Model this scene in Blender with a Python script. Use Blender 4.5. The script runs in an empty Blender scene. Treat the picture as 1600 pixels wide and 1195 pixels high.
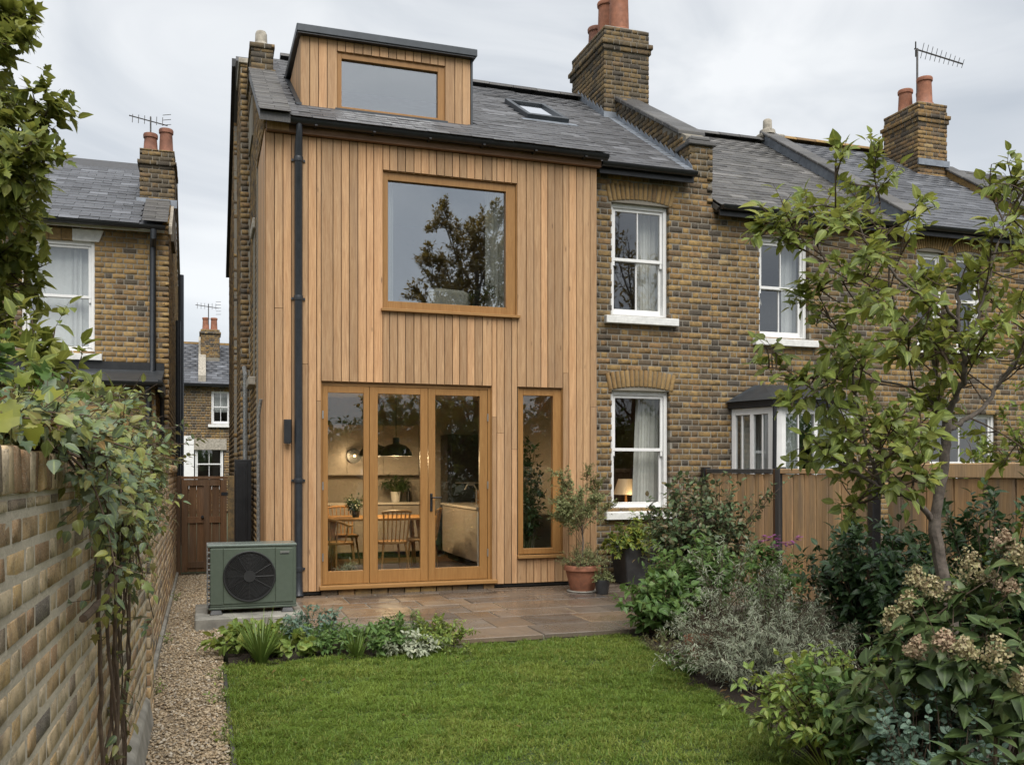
import bpy, math, random
import numpy as np
from mathutils import Vector, Matrix
random.seed(11)
rng = np.random.default_rng(11)
scn = bpy.context.scene
COL = scn.collection
R = math.radians
# ------------------------------------------------------------------ camera, sky, sun, exposure
EYE, YAW, FOC, HOR = 1.66, R(18.4), 1448.0, 733.0
SY, CY = math.sin(YAW), math.cos(YAW)
cam_d = bpy.data.cameras.new('camera'); cam = bpy.data.objects.new('camera', cam_d); COL.objects.link(cam)
cam.location = (0, 0, EYE); cam.rotation_euler = (R(90), 0, -YAW)
cam_d.sensor_fit = 'HORIZONTAL'; cam_d.sensor_width = 36; cam_d.lens = 36*FOC/1600
cam_d.shift_y = (HOR-597.5)/1600; cam_d.clip_start = 0.05; cam_d.clip_end = 2000
scn.camera = cam
SUN_EL, SUN_AZ = R(55), R(182)          # azimuth clockwise from +Y: behind the camera, a little to its left
sd = bpy.data.lights.new('sun', 'SUN'); sd.energy = 1.5; sd.angle = R(50); sd.color = (1.0, 0.965, 0.91)
sun = bpy.data.objects.new('sun', sd); COL.objects.link(sun)
sdir = Vector((math.sin(SUN_AZ)*math.cos(SUN_EL), math.cos(SUN_AZ)*math.cos(SUN_EL), math.sin(SUN_EL)))
sun.rotation_euler = sdir.to_track_quat('Z', 'Y').to_euler(); sun.location = (-4, -8, 14)
w = bpy.data.worlds.new('World'); scn.world = w; w.use_nodes = True
nt = w.node_tree; nt.nodes.clear()
o_ = nt.nodes.new('ShaderNodeOutputWorld'); bg = nt.nodes.new('ShaderNodeBackground'); bg.inputs[1].default_value = 0.1
sk = nt.nodes.new('ShaderNodeTexSky'); sk.sky_type = 'NISHITA'; sk.sun_disc = False
sk.sun_elevation = SUN_EL; sk.sun_rotation = SUN_AZ
tc = nt.nodes.new('ShaderNodeTexCoord'); mp = nt.nodes.new('ShaderNodeMapping'); mp.inputs['Scale'].default_value = (1.5, 1.5, 3.6)
nt.links.new(tc.outputs['Generated'], mp.inputs[0])
n1 = nt.nodes.new('ShaderNodeTexNoise'); n1.inputs['Scale'].default_value = 2.2; n1.inputs['Detail'].default_value = 7; n1.inputs['Roughness'].default_value = .48; n1.inputs['Distortion'].default_value = .9
nt.links.new(mp.outputs[0], n1.inputs['Vector'])
cr = nt.nodes.new('ShaderNodeValToRGB'); cr.color_ramp.elements[0].position = .3; cr.color_ramp.elements[1].position = .68
cr.color_ramp.elements[0].color = (.53, .57, .62, 1); cr.color_ramp.elements[1].color = (.90, .915, .925, 1)
nt.links.new(n1.outputs[0], cr.inputs[0])
sc_ = nt.nodes.new('ShaderNodeVectorMath'); sc_.operation = 'SCALE'; sc_.inputs['Scale'].default_value = 3.6
nt.links.new(cr.outputs[0], sc_.inputs[0])
mx = nt.nodes.new('ShaderNodeMix'); mx.data_type = 'RGBA'; mx.inputs[0].default_value = .95
nt.links.new(sk.outputs[0], mx.inputs[6]); nt.links.new(sc_.outputs[0], mx.inputs[7])
nt.links.new(mx.outputs[2], bg.inputs[0]); nt.links.new(bg.outputs[0], o_.inputs[0])
vs = scn.view_settings; vs.view_transform = 'Standard'; vs.look = 'None'; vs.exposure = 1.55; vs.gamma = 1; vs.use_curve_mapping = False
cy = scn.cycles
cy.max_bounces = 8; cy.diffuse_bounces = 3; cy.glossy_bounces = 4; cy.transmission_bounces = 4; cy.transparent_max_bounces = 12
cy.caustics_reflective = False; cy.caustics_refractive = False; cy.use_denoising = True
cy.sample_clamp_indirect = 6

def at(px, py, t):
    """the point that lies t metres ahead of the camera (along its axis) at a place of the 1600-wide photograph"""
    u = (px-800)/FOC
    return Vector(((SY+u*CY)*t, (CY-u*SY)*t, EYE+(HOR-py)/FOC*t))
# ------------------------------------------------------------------ object helpers
ORG = {}
def V(p): return Vector(p)
def tag(o, label=None, cat=None, group=None, kind=None):
    if label: o['label'] = label
    if cat: o['category'] = cat
    if group: o['group'] = group
    if kind: o['kind'] = kind
    return o
def thing(name, loc, label, cat, group=None):
    o = bpy.data.objects.new(name, None); COL.objects.link(o); o.location = loc; o.empty_display_size = .2
    ORG[o.name] = Vector(loc); return tag(o, label, cat, group)
def place(name, me, parent=None, mw=None):
    o = bpy.data.objects.new(name, me); COL.objects.link(o)
    mw = mw or Matrix.Identity(4); org = ORG[parent.name] if parent else Vector((0, 0, 0))
    if parent: o.parent = parent
    o.matrix_basis = Matrix.Translation(-org) @ mw
    ORG[o.name] = Vector((0, 0, 0))
    return o
class MB:
    """collects polygons; build() links them as one mesh object"""
    def __init__(s): s.v = []; s.f = []
    def add(s, vs, fs):
        b = len(s.v); s.v += [tuple(p) for p in vs]; s.f += [tuple(b+i for i in f) for f in fs]; return s
    def box(s, x0, x1, y0, y1, z0, z1):
        x0, x1 = min(x0, x1), max(x0, x1); y0, y1 = min(y0, y1), max(y0, y1); z0, z1 = min(z0, z1), max(z0, z1)
        return s.add([(x0,y0,z0),(x1,y0,z0),(x1,y1,z0),(x0,y1,z0),(x0,y0,z1),(x1,y0,z1),(x1,y1,z1),(x0,y1,z1)],
                     [(0,3,2,1),(4,5,6,7),(0,1,5,4),(1,2,6,5),(2,3,7,6),(3,0,4,7)])
    def prism(s, poly, d):
        """poly: 3-D points of one planar face; d: the extrusion"""
        n = len(poly); d = Vector(d); P = [Vector(p) for p in poly]; Q = [p+d for p in P]
        nrm = Vector((0,0,0))
        for i in range(n): nrm += P[i].cross(P[(i+1) % n])
        if nrm.dot(d) > 0: P, Q = P[::-1], Q[::-1]
        return s.add(P+Q, [tuple(range(n)), tuple(range(2*n-1, n-1, -1))]+[(i, n+i, n+(i+1) % n, (i+1) % n) for i in range(n)])
    def tube(s, pts, rad, n=8, cap=True):
        pts = [Vector(p) for p in pts]; rad = rad if hasattr(rad, '__len__') else [rad]*len(pts)
        b = len(s.v); up = None
        for i, p in enumerate(pts):
            d = (pts[min(i+1, len(pts)-1)]-pts[max(i-1, 0)]).normalized()
            if up is None: up = d.orthogonal().normalized()
            up = (up-d*up.dot(d)).normalized(); q = d.cross(up)
            for k in range(n):
                a = 2*math.pi*k/n; s.v.append(tuple(p+(up*math.cos(a)+q*math.sin(a))*rad[i]))
        for i in range(len(pts)-1):
            for k in range(n):
                a = b+i*n+k; c = b+i*n+(k+1) % n; s.f.append((a, c, c+n, a+n))
        if cap:
            s.f.append(tuple(b+k for k in range(n))[::-1]); s.f.append(tuple(b+(len(pts)-1)*n+k for k in range(n)))
        return s
    def lathe(s, c, prof, n=20):
        """prof: (radius, height) pairs from bottom to top"""
        b = len(s.v); c = Vector(c)
        for r, h in prof:
            for k in range(n):
                a = 2*math.pi*k/n; s.v.append((c.x+r*math.cos(a), c.y+r*math.sin(a), c.z+h))
        for i in range(len(prof)-1):
            for k in range(n):
                a = b+i*n+k; d = b+i*n+(k+1) % n; s.f.append((a, d, d+n, a+n))
        s.f.append(tuple(b+k for k in range(n))[::-1]); s.f.append(tuple(b+(len(prof)-1)*n+k for k in range(n)))
        return s
    def mesh(s, name, mat, smooth=False):
        me = bpy.data.meshes.new(name); me.from_pydata(s.v, [], s.f); me.update()
        if mat: me.materials.append(mat)
        if smooth: me.polygons.foreach_set('use_smooth', [True]*len(me.polygons))
        return me
    def build(s, name, mat, parent=None, smooth=False, bevel=0, kind=None):
        o = place(name, s.mesh(name, mat, smooth), parent)
        if bevel:
            m = o.modifiers.new('bevel', 'BEVEL'); m.width = bevel; m.segments = 1; m.limit_method = 'ANGLE'; m.angle_limit = R(40)
        if smooth:
            try: o.data.set_sharp_from_angle(angle=R(40))
            except Exception: pass
        if kind: o['kind'] = kind
        return o
def bx(name, mat, parent, x0, x1, y0, y1, z0, z1, bevel=0):
    return MB().box(x0, x1, y0, y1, z0, z1).build(name, mat, parent, bevel=bevel)
def np_mesh(name, verts, faces, mat, rnd=None, smooth=False, rib=None):
    """verts (N,3), faces (M,k); rnd one value per vertex"""
    me = bpy.data.meshes.new(name); k = faces.shape[1]
    me.vertices.add(len(verts)); me.vertices.foreach_set('co', np.ascontiguousarray(verts, dtype=np.float32).ravel())
    me.loops.add(faces.size); me.loops.foreach_set('vertex_index', np.ascontiguousarray(faces, dtype=np.int32).ravel())
    me.polygons.add(len(faces)); me.polygons.foreach_set('loop_start', np.arange(0, faces.size, k, dtype=np.int32))
    try: me.polygons.foreach_set('loop_total', np.full(len(faces), k, dtype=np.int32))
    except Exception: pass
    if smooth: me.polygons.foreach_set('use_smooth', np.ones(len(faces), dtype=bool))
    if rnd is not None:
        a = me.attributes.new('rnd', 'FLOAT', 'POINT'); a.data.foreach_set('value', np.ascontiguousarray(rnd, dtype=np.float32))
    if rib is not None:
        a = me.attributes.new('rib', 'FLOAT', 'POINT'); a.data.foreach_set('value', np.ascontiguousarray(rib, dtype=np.float32))
    if mat: me.materials.append(mat)
    me.update(calc_edges=True); me.validate(); return me
def apparent(locs):
    """how large a piece at each place shows: 1/distance, tiny when outside the picture"""
    d = locs[:, 0]*SY+locs[:, 1]*CY; dd = np.maximum(d, .1)
    px = 800+FOC*(locs[:, 0]*CY-locs[:, 1]*SY)/dd; py = HOR-FOC*(locs[:, 2]-EYE)/dd
    ok = (d > .3) & (px > -20) & (px < 1620) & (py > -20) & (py < 1215)
    return np.where(ok, 1/dd, 1e-4/dd)
def pieces(parent, name, protos, A, L, mat, nobj=300, rest=None, size=None, smooth=False, score=None):
    """alike pieces: A (N,3,3) and L (N,3) place the unit shapes protos [(verts, faces)...]; the nobj that show largest become
    objects of their own (shared meshes), the rest one mesh of kind stuff"""
    A = np.asarray(A, dtype=float); L = np.asarray(L, dtype=float); N = len(L)
    if N == 0: return
    pick = rng.integers(0, len(protos), N)
    sc = (apparent(L) if score is None else score*(apparent(L) > 1e-3)+apparent(L)*1e-3)*(1 if size is None else size)
    order = np.argsort(-sc); objs = order[:nobj]; oth = order[nobj:]
    meshes = []
    for v, f, *q in protos:
        meshes.append(np_mesh(name, v, f, mat, None, smooth, q[0] if q else None))
    org = ORG[parent.name]; org = np.array(org)
    used = set()
    for i in objs:
        m = Matrix(((*A[i, 0], L[i, 0]-org[0]), (*A[i, 1], L[i, 1]-org[1]), (*A[i, 2], L[i, 2]-org[2]), (0, 0, 0, 1)))
        o = bpy.data.objects.new(name, meshes[pick[i]]); COL.objects.link(o); o.parent = parent; o.matrix_basis = m
    if len(oth):
        vs, fs, rs, rb = [], [], [], []; b = 0
        for k, (v, f, *q) in enumerate(protos):
            idx = oth[pick[oth] == k]
            if not len(idx): continue
            W = np.einsum('nij,vj->nvi', A[idx], v)+L[idx][:, None, :]
            vs.append(W.reshape(-1, 3)); fs.append((f[None]+(np.arange(len(idx))*len(v))[:, None, None]).reshape(-1, f.shape[1])+b)
            rs.append(np.repeat(rng.random(len(idx)), len(v))); rb.append(np.tile(q[0] if q else np.zeros(len(v)), len(idx))); b += W.shape[0]*W.shape[1]
        o = place(rest or name+'s', np_mesh(rest or name+'s', np.concatenate(vs), np.concatenate(fs), mat, np.concatenate(rs), smooth, np.concatenate(rb)), parent)
        o['kind'] = 'stuff'
BOXF = np.array([(0,3,2,1),(4,5,6,7),(0,1,5,4),(1,2,6,5),(2,3,7,6),(3,0,4,7)])
def unit_box(jit=0.0, seed=0):
    v = np.array([(-.5,-.5,-.5),(.5,-.5,-.5),(.5,.5,-.5),(-.5,.5,-.5),(-.5,-.5,.5),(.5,-.5,.5),(.5,.5,.5),(-.5,.5,.5)])
    g = np.random.default_rng(seed); return v+g.uniform(-jit, jit, v.shape)*np.array([.3, .2, 1]), BOXF
def worn_box(seed, c=(.02, .05, .06), jit=.014):
    """a brick with its front arrises knocked off: the front face (y=-.5) is a smaller, uneven octagon-like patch"""
    g = np.random.default_rng(seed); n = lambda k: g.uniform(.4, 1.6, k)
    back = [(-.5,.5,-.5),(.5,.5,-.5),(.5,.5,.5),(-.5,.5,.5)]
    mid = [(-.5,-.5+c[1],-.5),(.5,-.5+c[1],-.5),(.5,-.5+c[1],.5),(-.5,-.5+c[1],.5)]
    k = n(8); fr = [(-.5+c[0]*k[0],-.5,-.5+c[2]*k[1]),(.5-c[0]*k[2],-.5,-.5+c[2]*k[3]),(.5-c[0]*k[4],-.5,.5-c[2]*k[5]),(-.5+c[0]*k[6],-.5,.5-c[2]*k[7])]
    ctr = [(g.uniform(-.15,.15), -.5-g.uniform(-.012,.012), g.uniform(-.1,.1))]
    v = np.array(back+mid+fr+ctr); v[4:12] += g.uniform(-jit, jit, (8, 3))*np.array([.4, 1.2, 1.2])
    q = [(0,1,2,3)]+[(i, 4+i, 4+(i+1) % 4, (i+1) % 4) for i in range(4)]+[(4+i, 8+i, 8+(i+1) % 4, 4+(i+1) % 4) for i in range(4)]
    f = []
    for a in q: f += [(a[0], a[1], a[2]), (a[0], a[2], a[3])]
    f += [(8+i, 12, 8+(i+1) % 4) for i in range(4)]
    return v, np.array(f)[:, ::-1]
# ------------------------------------------------------------------ materials
class NT:
    def __init__(s, name):
        s.m = bpy.data.materials.new(name); s.m.use_nodes = True; s.t = s.m.node_tree; s.t.nodes.clear()
        s.out = s.t.nodes.new('ShaderNodeOutputMaterial'); s.b = s.t.nodes.new('ShaderNodeBsdfPrincipled')
        s.t.links.new(s.b.outputs[0], s.out.inputs[0])
    def n(s, typ, **k):
        x = s.t.nodes.new('ShaderNode'+typ)
        for a, b in k.items(): setattr(x, a, b)
        return x
    def put(s, sock, v):
        if hasattr(v, 'is_output'): s.t.links.new(v, sock)
        elif isinstance(v, (tuple, list)) and len(v) == 3 and sock.type == 'RGBA': sock.default_value = (*v, 1)
        else: sock.default_value = v
    def set(s, **k):
        for a, b in k.items(): s.put(s.b.inputs[a.replace('_', ' ')], b)
        return s
    def pos(s): return s.n('NewGeometry').outputs['Position']
    def map(s, vec, scale=(1,1,1), loc=None, rot=None):
        x = s.n('Mapping'); s.put(x.inputs['Scale'], scale); s.t.links.new(vec, x.inputs[0])
        if loc is not None: s.put(x.inputs['Location'], loc)
        if rot is not None: x.inputs['Rotation'].default_value = rot
        return x.outputs[0]
    def noise(s, vec, scale=5, detail=3, rough=.5, dist=0):
        x = s.n('TexNoise'); x.inputs['Scale'].default_value = scale; x.inputs['Detail'].default_value = detail
        x.inputs['Roughness'].default_value = rough; x.inputs['Distortion'].default_value = dist; s.t.links.new(vec, x.inputs['Vector'])
        return x.outputs[0]
    def vor(s, vec, scale=5, feat='F1'):
        x = s.n('TexVoronoi', feature=feat); x.inputs['Scale'].default_value = scale; s.t.links.new(vec, x.inputs['Vector']); return x.outputs[0]
    def ramp(s, fac, stops, interp='LINEAR'):
        x = s.n('ValToRGB'); r = x.color_ramp; r.interpolation = interp
        while len(r.elements) < len(stops): r.elements.new(.5)
        for e, (p, c) in zip(r.elements, stops):
            e.position = p; e.color = (c, c, c, 1) if not hasattr(c, '__len__') else (*c, 1)
        s.put(x.inputs[0], fac); return x.outputs[0]
    def mix(s, fac, a, b, mode='MIX'):
        x = s.n('Mix', data_type='RGBA', blend_type=mode); s.put(x.inputs[0], fac); s.put(x.inputs[6], a); s.put(x.inputs[7], b); return x.outputs[2]
    def math(s, op, a, b=0.0, clamp=False):
        x = s.n('Math', operation=op, use_clamp=clamp); s.put(x.inputs[0], a); s.put(x.inputs[1], b); return x.outputs[0]
    def rnd(s, mul=1.0):
        a = s.n('Attribute', attribute_name='rnd').outputs['Fac']; o = s.n('ObjectInfo').outputs['Random']
        v = s.math('FRACT', s.math('ADD', a, o)); return s.math('FRACT', s.math('MULTIPLY', v, mul)) if mul != 1 else v
    def bump(s, h, strength=.3, dist=.01):
        x = s.n('Bump'); x.inputs['Strength'].default_value = strength; x.inputs['Distance'].default_value = dist
        s.t.links.new(h, x.inputs['Height']); s.t.links.new(x.outputs[0], s.b.inputs['Normal']); return s
def plain(name, col, rough=.6, metal=0, nz=.12, nscale=18, bump=0, spec=.5):
    t = NT(name); p = t.pos(); n = t.noise(p, nscale, 4, .6)
    lo = tuple(c*(1-nz) for c in col); hi = tuple(min(1, c*(1+nz)) for c in col)
    t.set(Base_Color=t.ramp(n, [(.3, lo), (.7, hi)]), Roughness=t.ramp(t.noise(p, nscale*.4, 3), [(.3, rough*.85), (.7, min(1, rough*1.15))]), Metallic=metal)
    t.b.inputs['Specular IOR Level'].default_value = spec
    if bump: t.bump(n, bump, .005)
    return t.m
def brick_mat(name, stops, dirt=.5, streak=.35, fine=60, bump=.5, pits=0.0):
    t = NT(name); p = t.pos(); r = t.rnd()
    base = t.mix(.1, t.ramp(r, stops, 'CONSTANT' if len(stops) > 7 else 'LINEAR'), (.15, .125, .095))
    blot = t.noise(p, 14, 4, .65); f = t.noise(p, fine, 5, .7)
    c = t.mix(t.ramp(blot, [(.42, 0.0), (.62, dirt)]), base, (.045, .038, .032))
    c = t.mix(t.ramp(f, [(.38, 0.0), (.8, .45)]), c, t.mix(.6, base, (.42, .34, .22)))
    big = t.noise(t.map(p, (1, 1, .35)), .9, 3, .6)
    c = t.mix(t.ramp(big, [(.45, 0.0), (.75, streak)]), c, (.055, .05, .043), 'MIX')
    hgt = t.mix(.8, blot, f)
    if pits:
        pn = t.noise(p, 170, 3, .75); pv = t.vor(t.map(p, (1, 1, .8)), 85); pk = t.ramp(t.noise(p, 7, 3, .6), [(.42, 0.0), (.58, 1.0)])
        pm = t.math('MULTIPLY', t.ramp(pv, [(.12, 1.0), (.30, 0.0)]), pk); c = t.mix(t.math('MULTIPLY', pm, pits), c, (.06, .048, .038))
        c = t.mix(t.ramp(pn, [(.5, 0.0), (.68, .5)]), c, (.62, .55, .43)); c = t.mix(t.ramp(t.noise(p, 4.5, 4, .7), [(.56, 0.0), (.66, .55)]), c, (.10, .08, .065)); hgt = t.mix(.5, hgt, pn)
    t.set(Base_Color=c, Roughness=.9); t.b.inputs['Specular IOR Level'].default_value = .2
    t.bump(hgt, bump, .004); return t.m
STOCK = [(0,(.31,.19,.062)),(.15,(.22,.135,.052)),(.29,(.34,.215,.075)),(.42,(.17,.10,.042)),(.54,(.27,.155,.048)),(.66,(.12,.08,.045)),(.76,(.055,.046,.04)),(.85,(.29,.165,.065)),(.93,(.09,.062,.04)),(.97,(.36,.25,.11))]
M_brick = brick_mat('stock_brick', STOCK, .6, .62)
M_brick_l = brick_mat('stock_brick_golden', [(0,(.36,.22,.075)),(.2,(.26,.16,.06)),(.4,(.38,.25,.1)),(.55,(.21,.125,.055)),(.7,(.30,.185,.07)),(.85,(.10,.07,.045)),(.93,(.3,.19,.1)),(.97,(.06,.05,.04))], .45, .3)
M_brick_c = brick_mat('sooty_brick', [(0,(.20,.13,.05)),(.2,(.12,.085,.042)),(.4,(.24,.155,.06)),(.55,(.075,.06,.042)),(.7,(.16,.10,.045)),(.82,(.045,.04,.035)),(.92,(.21,.13,.06)),(.97,(.05,.042,.036))], .7, .5)
M_arch = brick_mat('rubbed_arch_brick', [(0,(.33,.205,.075)),(.25,(.27,.165,.06)),(.5,(.36,.23,.09)),(.75,(.29,.17,.06)),(.9,(.2,.12,.05)),(.94,(.24,.15,.06)),(.96,(.31,.2,.08)),(.98,(.22,.14,.06))], .35, .2)
M_brick_w = brick_mat('weathered_wall_brick', [(0,(.60,.45,.27)),(.17,(.50,.33,.17)),(.33,(.64,.51,.34)),(.47,(.40,.24,.13)),(.6,(.58,.39,.18)),(.72,(.27,.205,.15)),(.82,(.58,.45,.29)),(.9,(.13,.115,.105)),(.95,(.40,.25,.13))], .42, .05, 45, .9, .85)
def mortar_mat(name, c):
    t = NT(name); p = t.pos(); n = t.noise(p, 40, 5, .7); b = t.noise(p, 2.2, 3)
    col = t.mix(t.ramp(n, [(.3, 0.0), (.75, .7)]), tuple(x*.72 for x in c), c); col = t.mix(t.ramp(b, [(.45, 0.0), (.7, .4)]), col, tuple(x*.45 for x in c))
    t.set(Base_Color=col, Roughness=.95); t.b.inputs['Specular IOR Level'].default_value = .15; t.bump(n, .7, .01); return t.m
M_mortar = mortar_mat('lime_mortar', (.29, .265, .22)); M_mortar_w = mortar_mat('pale_wall_mortar', (.68, .60, .48))
def slate_mat(name, a, b, c, moss=.25):
    t = NT(name); p = t.pos(); r = t.rnd(); n = t.noise(p, 9, 5, .65); f = t.noise(t.map(p, (30, 8, 8)), 2, 4, .7)
    col = t.ramp(r, [(0, tuple(x*.7 for x in c)), (.3, a), (.6, b), (.85, c), (1, tuple(x*1.7 for x in b))])
    col = t.mix(t.ramp(n, [(.5, 0.0), (.72, moss)]), col, (.12, .115, .09)); col = t.mix(t.ramp(f, [(.45, 0.0), (.8, .5)]), col, tuple(x*1.5 for x in b))
    t.set(Base_Color=col, Roughness=t.ramp(n, [(.3, .42), (.7, .66)])); t.bump(f, .35, .006); return t.m
M_slate = slate_mat('slate', (.062,.064,.070), (.085,.087,.094), (.045,.045,.049))
M_slate_o = slate_mat('old_slate', (.065,.063,.062), (.098,.094,.09), (.04,.038,.037), .45)
M_slate_b = slate_mat('blue_slate', (.075,.079,.09), (.095,.10,.112), (.06,.064,.073), .15)
def wood_mat(name, dark, light, rough=.65, knot=.5, along=(9, 9, .55), rmul=.30, weather=0.0):
    t = NT(name); p = t.pos(); r = t.rnd()
    off = t.n('CombineXYZ'); 
    for i in range(3): t.put(off.inputs[i], t.math('MULTIPLY', r, 37.0+11*i))
    va = t.n('VectorMath', operation='ADD'); t.t.links.new(p, va.inputs[0]); t.t.links.new(off.outputs[0], va.inputs[1]); q = va.outputs[0]
    g = t.noise(t.map(q, along), 3.2, 6, .62, 1.2); g2 = t.noise(t.map(q, tuple(a*6 for a in along)), 2.5, 4, .6)
    c = t.ramp(g, [(.30, dark), (.52, tuple((a+b)/2 for a, b in zip(dark, light))), (.72, light)])
    c = t.mix(t.ramp(g2, [(.35, 0.0), (.8, .45)]), c, tuple(x*.6 for x in dark))
    tint = t.ramp(t.rnd(7.31), [(0, tuple([1-rmul]*3)), (.5, (1, 1, 1)), (1, (1+rmul*.6, 1+rmul*.35, 1+rmul*.2))])
    c = t.mix(1.0, c, tint, 'MULTIPLY')
    if knot:
        k = t.vor(t.map(q, (7, 7, 1.7)), 1.0); c = t.mix(t.ramp(k, [(.035, knot), (.085, 0.0)]), c, tuple(x*.3 for x in dark))
    if weather:
        wn = t.noise(t.map(p, (6, 6, .8)), 1.6, 4); c = t.mix(t.ramp(wn, [(.42, 0.0), (.7, weather)]), c, (.19, .17, .145))
    t.set(Base_Color=c, Roughness=rough); t.b.inputs['Specular IOR Level'].default_value = .3; t.bump(g2, .25, .003); return t.m
M_larch = wood_mat('larch_board', (.385, .218, .105), (.60, .385, .208), .62, .7, rmul=.30, weather=.12)
M_oak_v = wood_mat('oiled_frame', (.27, .135, .043), (.36, .195, .068), .42, 0, rmul=.08)
M_oak_h = wood_mat('oiled_frame_rail', (.29, .15, .05), (.38, .21, .078), .42, 0, along=(.55, 9, 9), rmul=.08)
M_fascia = wood_mat('fascia_board', (.13, .07, .04), (.26, .15, .085), .6, 0, along=(.6, 9, 9), rmul=.15)
M_fence = wood_mat('fence_board', (.46, .29, .145), (.68, .46, .25), .8, .4, weather=.45)
M_fence_d = wood_mat('aged_fence_board', (.34, .205, .10), (.52, .34, .17), .8, .4, weather=.6)
M_gate = wood_mat('gate_wood', (.085, .042, .018), (.16, .085, .038), .7, .3, weather=.15)
M_post = wood_mat('grey_post', (.06, .058, .056), (.10, .095, .09), .8, 0)
M_furn = wood_mat('oak_furniture', (.34, .17, .055), (.48, .26, .095), .45, 0, along=(2, 2, 2), rmul=.05)
M_floor_in = wood_mat('interior_floorboard', (.15, .085, .04), (.24, .14, .07), .35, 0, along=(9, .6, 9), rmul=.2)
M_black = plain('black_coated_metal', (.013, .014, .016), .38, 0, .2)
M_navy = plain('dark_grey_rainwater_pipe', (.022, .026, .032), .4, 0, .2)
M_zinc = plain('dark_zinc', (.045, .052, .060), .42, .35, .2, 6)
M_lead = plain('lead_flashing', (.21, .235, .27), .5, .25, .25, 9)
M_white = plain('white_paint', (.74, .74, .73), .45, 0, .05, 9)
M_stonew = plain('painted_stone', (.66, .66, .64), .75, 0, .14, 14, .3)
M_stone = plain('weathered_stone', (.32, .29, .24), .9, 0, .35, 14, .6)
M_terra = plain('terracotta', (.26, .105, .058), .78, 0, .28, 11, .2)
M_terra_d = plain('sooty_terracotta', (.19, .085, .055), .85, 0, .45, 6, .2)
M_conc = plain('damp_concrete', (.245, .235, .205), .8, 0, .4, 5, .5)
M_fired = plain('grey_planter', (.035, .036, .038), .5, 0, .35, 9)
M_cab = plain('unit_green_paint', (.085, .108, .082), .42, .1, .06, 20)
M_cabtop = plain('unit_top_paint', (.14, .17, .15), .28, .1, .08, 20)
M_plast = plain('black_plastic', (.018, .0185, .019), .5, 0, .2)
M_galv = plain('galvanised_fin', (.22, .225, .22), .55, .4, .5, 50)
M_steel = plain('steel', (.42, .42, .42), .3, .8, .1)
M_dark = plain('dark_void', (.012, .011, .010), .9, 0, .2)
M_curt = plain('linen_curtain', (.62, .61, .57), .9, 0, .06)
M_net = plain('net_curtain', (.72, .73, .73), .9, 0, .05)
M_wallin = plain('interior_plaster', (.40, .36, .31), .9, 0, .05)
M_wallwarm = plain('ochre_interior_plaster', (.28, .19, .10), .9, 0, .1)
M_ceil = plain('interior_ceiling', (.5, .48, .44), .9, 0, .04)
M_kit = plain('kitchen_unit', (.36, .32, .28), .5, 0, .05)
M_kitd = plain('dark_kitchen_unit', (.02, .02, .022), .3, 0, .1)
M_top = plain('pale_worktop', (.62, .58, .52), .25, 0, .06)
M_bark = plain('bark', (.115, .095, .078), .9, 0, .45, 30, .6)
M_stem = plain('brown_stem', (.085, .058, .038), .9, 0, .4, 30, .4)
M_gstem = plain('green_stem', (.10, .12, .045), .8, 0, .3, 20)
M_fabric = plain('pale_throw', (.52, .50, .45), .95, 0, .1, 30, .5)
M_shade = plain('lamp_shade', (.60, .55, .47), .9, 0, .04)
M_aerial = plain('aerial_metal', (.09, .085, .08), .5, .5, .3)
M_bin = plain('soil', (.035, .024, .017), .95, 0, .5, 25, .9)
def glass(name, r0, tint=(.86, .88, .87)):
    t = NT(name); t.t.nodes.remove(t.b)
    lw = t.n('LayerWeight'); lw.inputs[0].default_value = .5
    fac = t.math('ADD', t.math('MULTIPLY', t.math('POWER', lw.outputs['Facing'], 4.0), 1-r0), r0, True)
    tr = t.n('BsdfTransparent'); t.put(tr.inputs[0], tint); gl = t.n('BsdfGlossy'); gl.inputs['Roughness'].default_value = .004; t.put(gl.inputs[0], (.95, .97, 1))
    p = t.pos(); b = t.n('Bump'); b.inputs['Strength'].default_value = .02; b.inputs['Distance'].default_value = .05
    t.t.links.new(t.noise(p, 1.1, 1), b.inputs['Height']); t.t.links.new(b.outputs[0], gl.inputs['Normal'])
    ms = t.n('MixShader'); t.t.links.new(fac, ms.inputs[0]); t.t.links.new(tr.outputs[0], ms.inputs[1]); t.t.links.new(gl.outputs[0], ms.inputs[2])
    t.t.links.new(ms.outputs[0], t.out.inputs[0]); return t.m
M_glass = glass('coated_glass', .27); M_glass_d = glass('door_glass', .075); M_glass_s = glass('sash_glass', .16)
def emit(name, col, s):
    t = NT(name); t.set(Base_Color=(.8, .7, .5), Emission_Color=col, Emission_Strength=s); return t.m
M_bulb = emit('warm_bulb', (1, .62, .25), 2.0); M_glow = emit('lit_lamp_shade', (1, .5, .18), .06)
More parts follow.
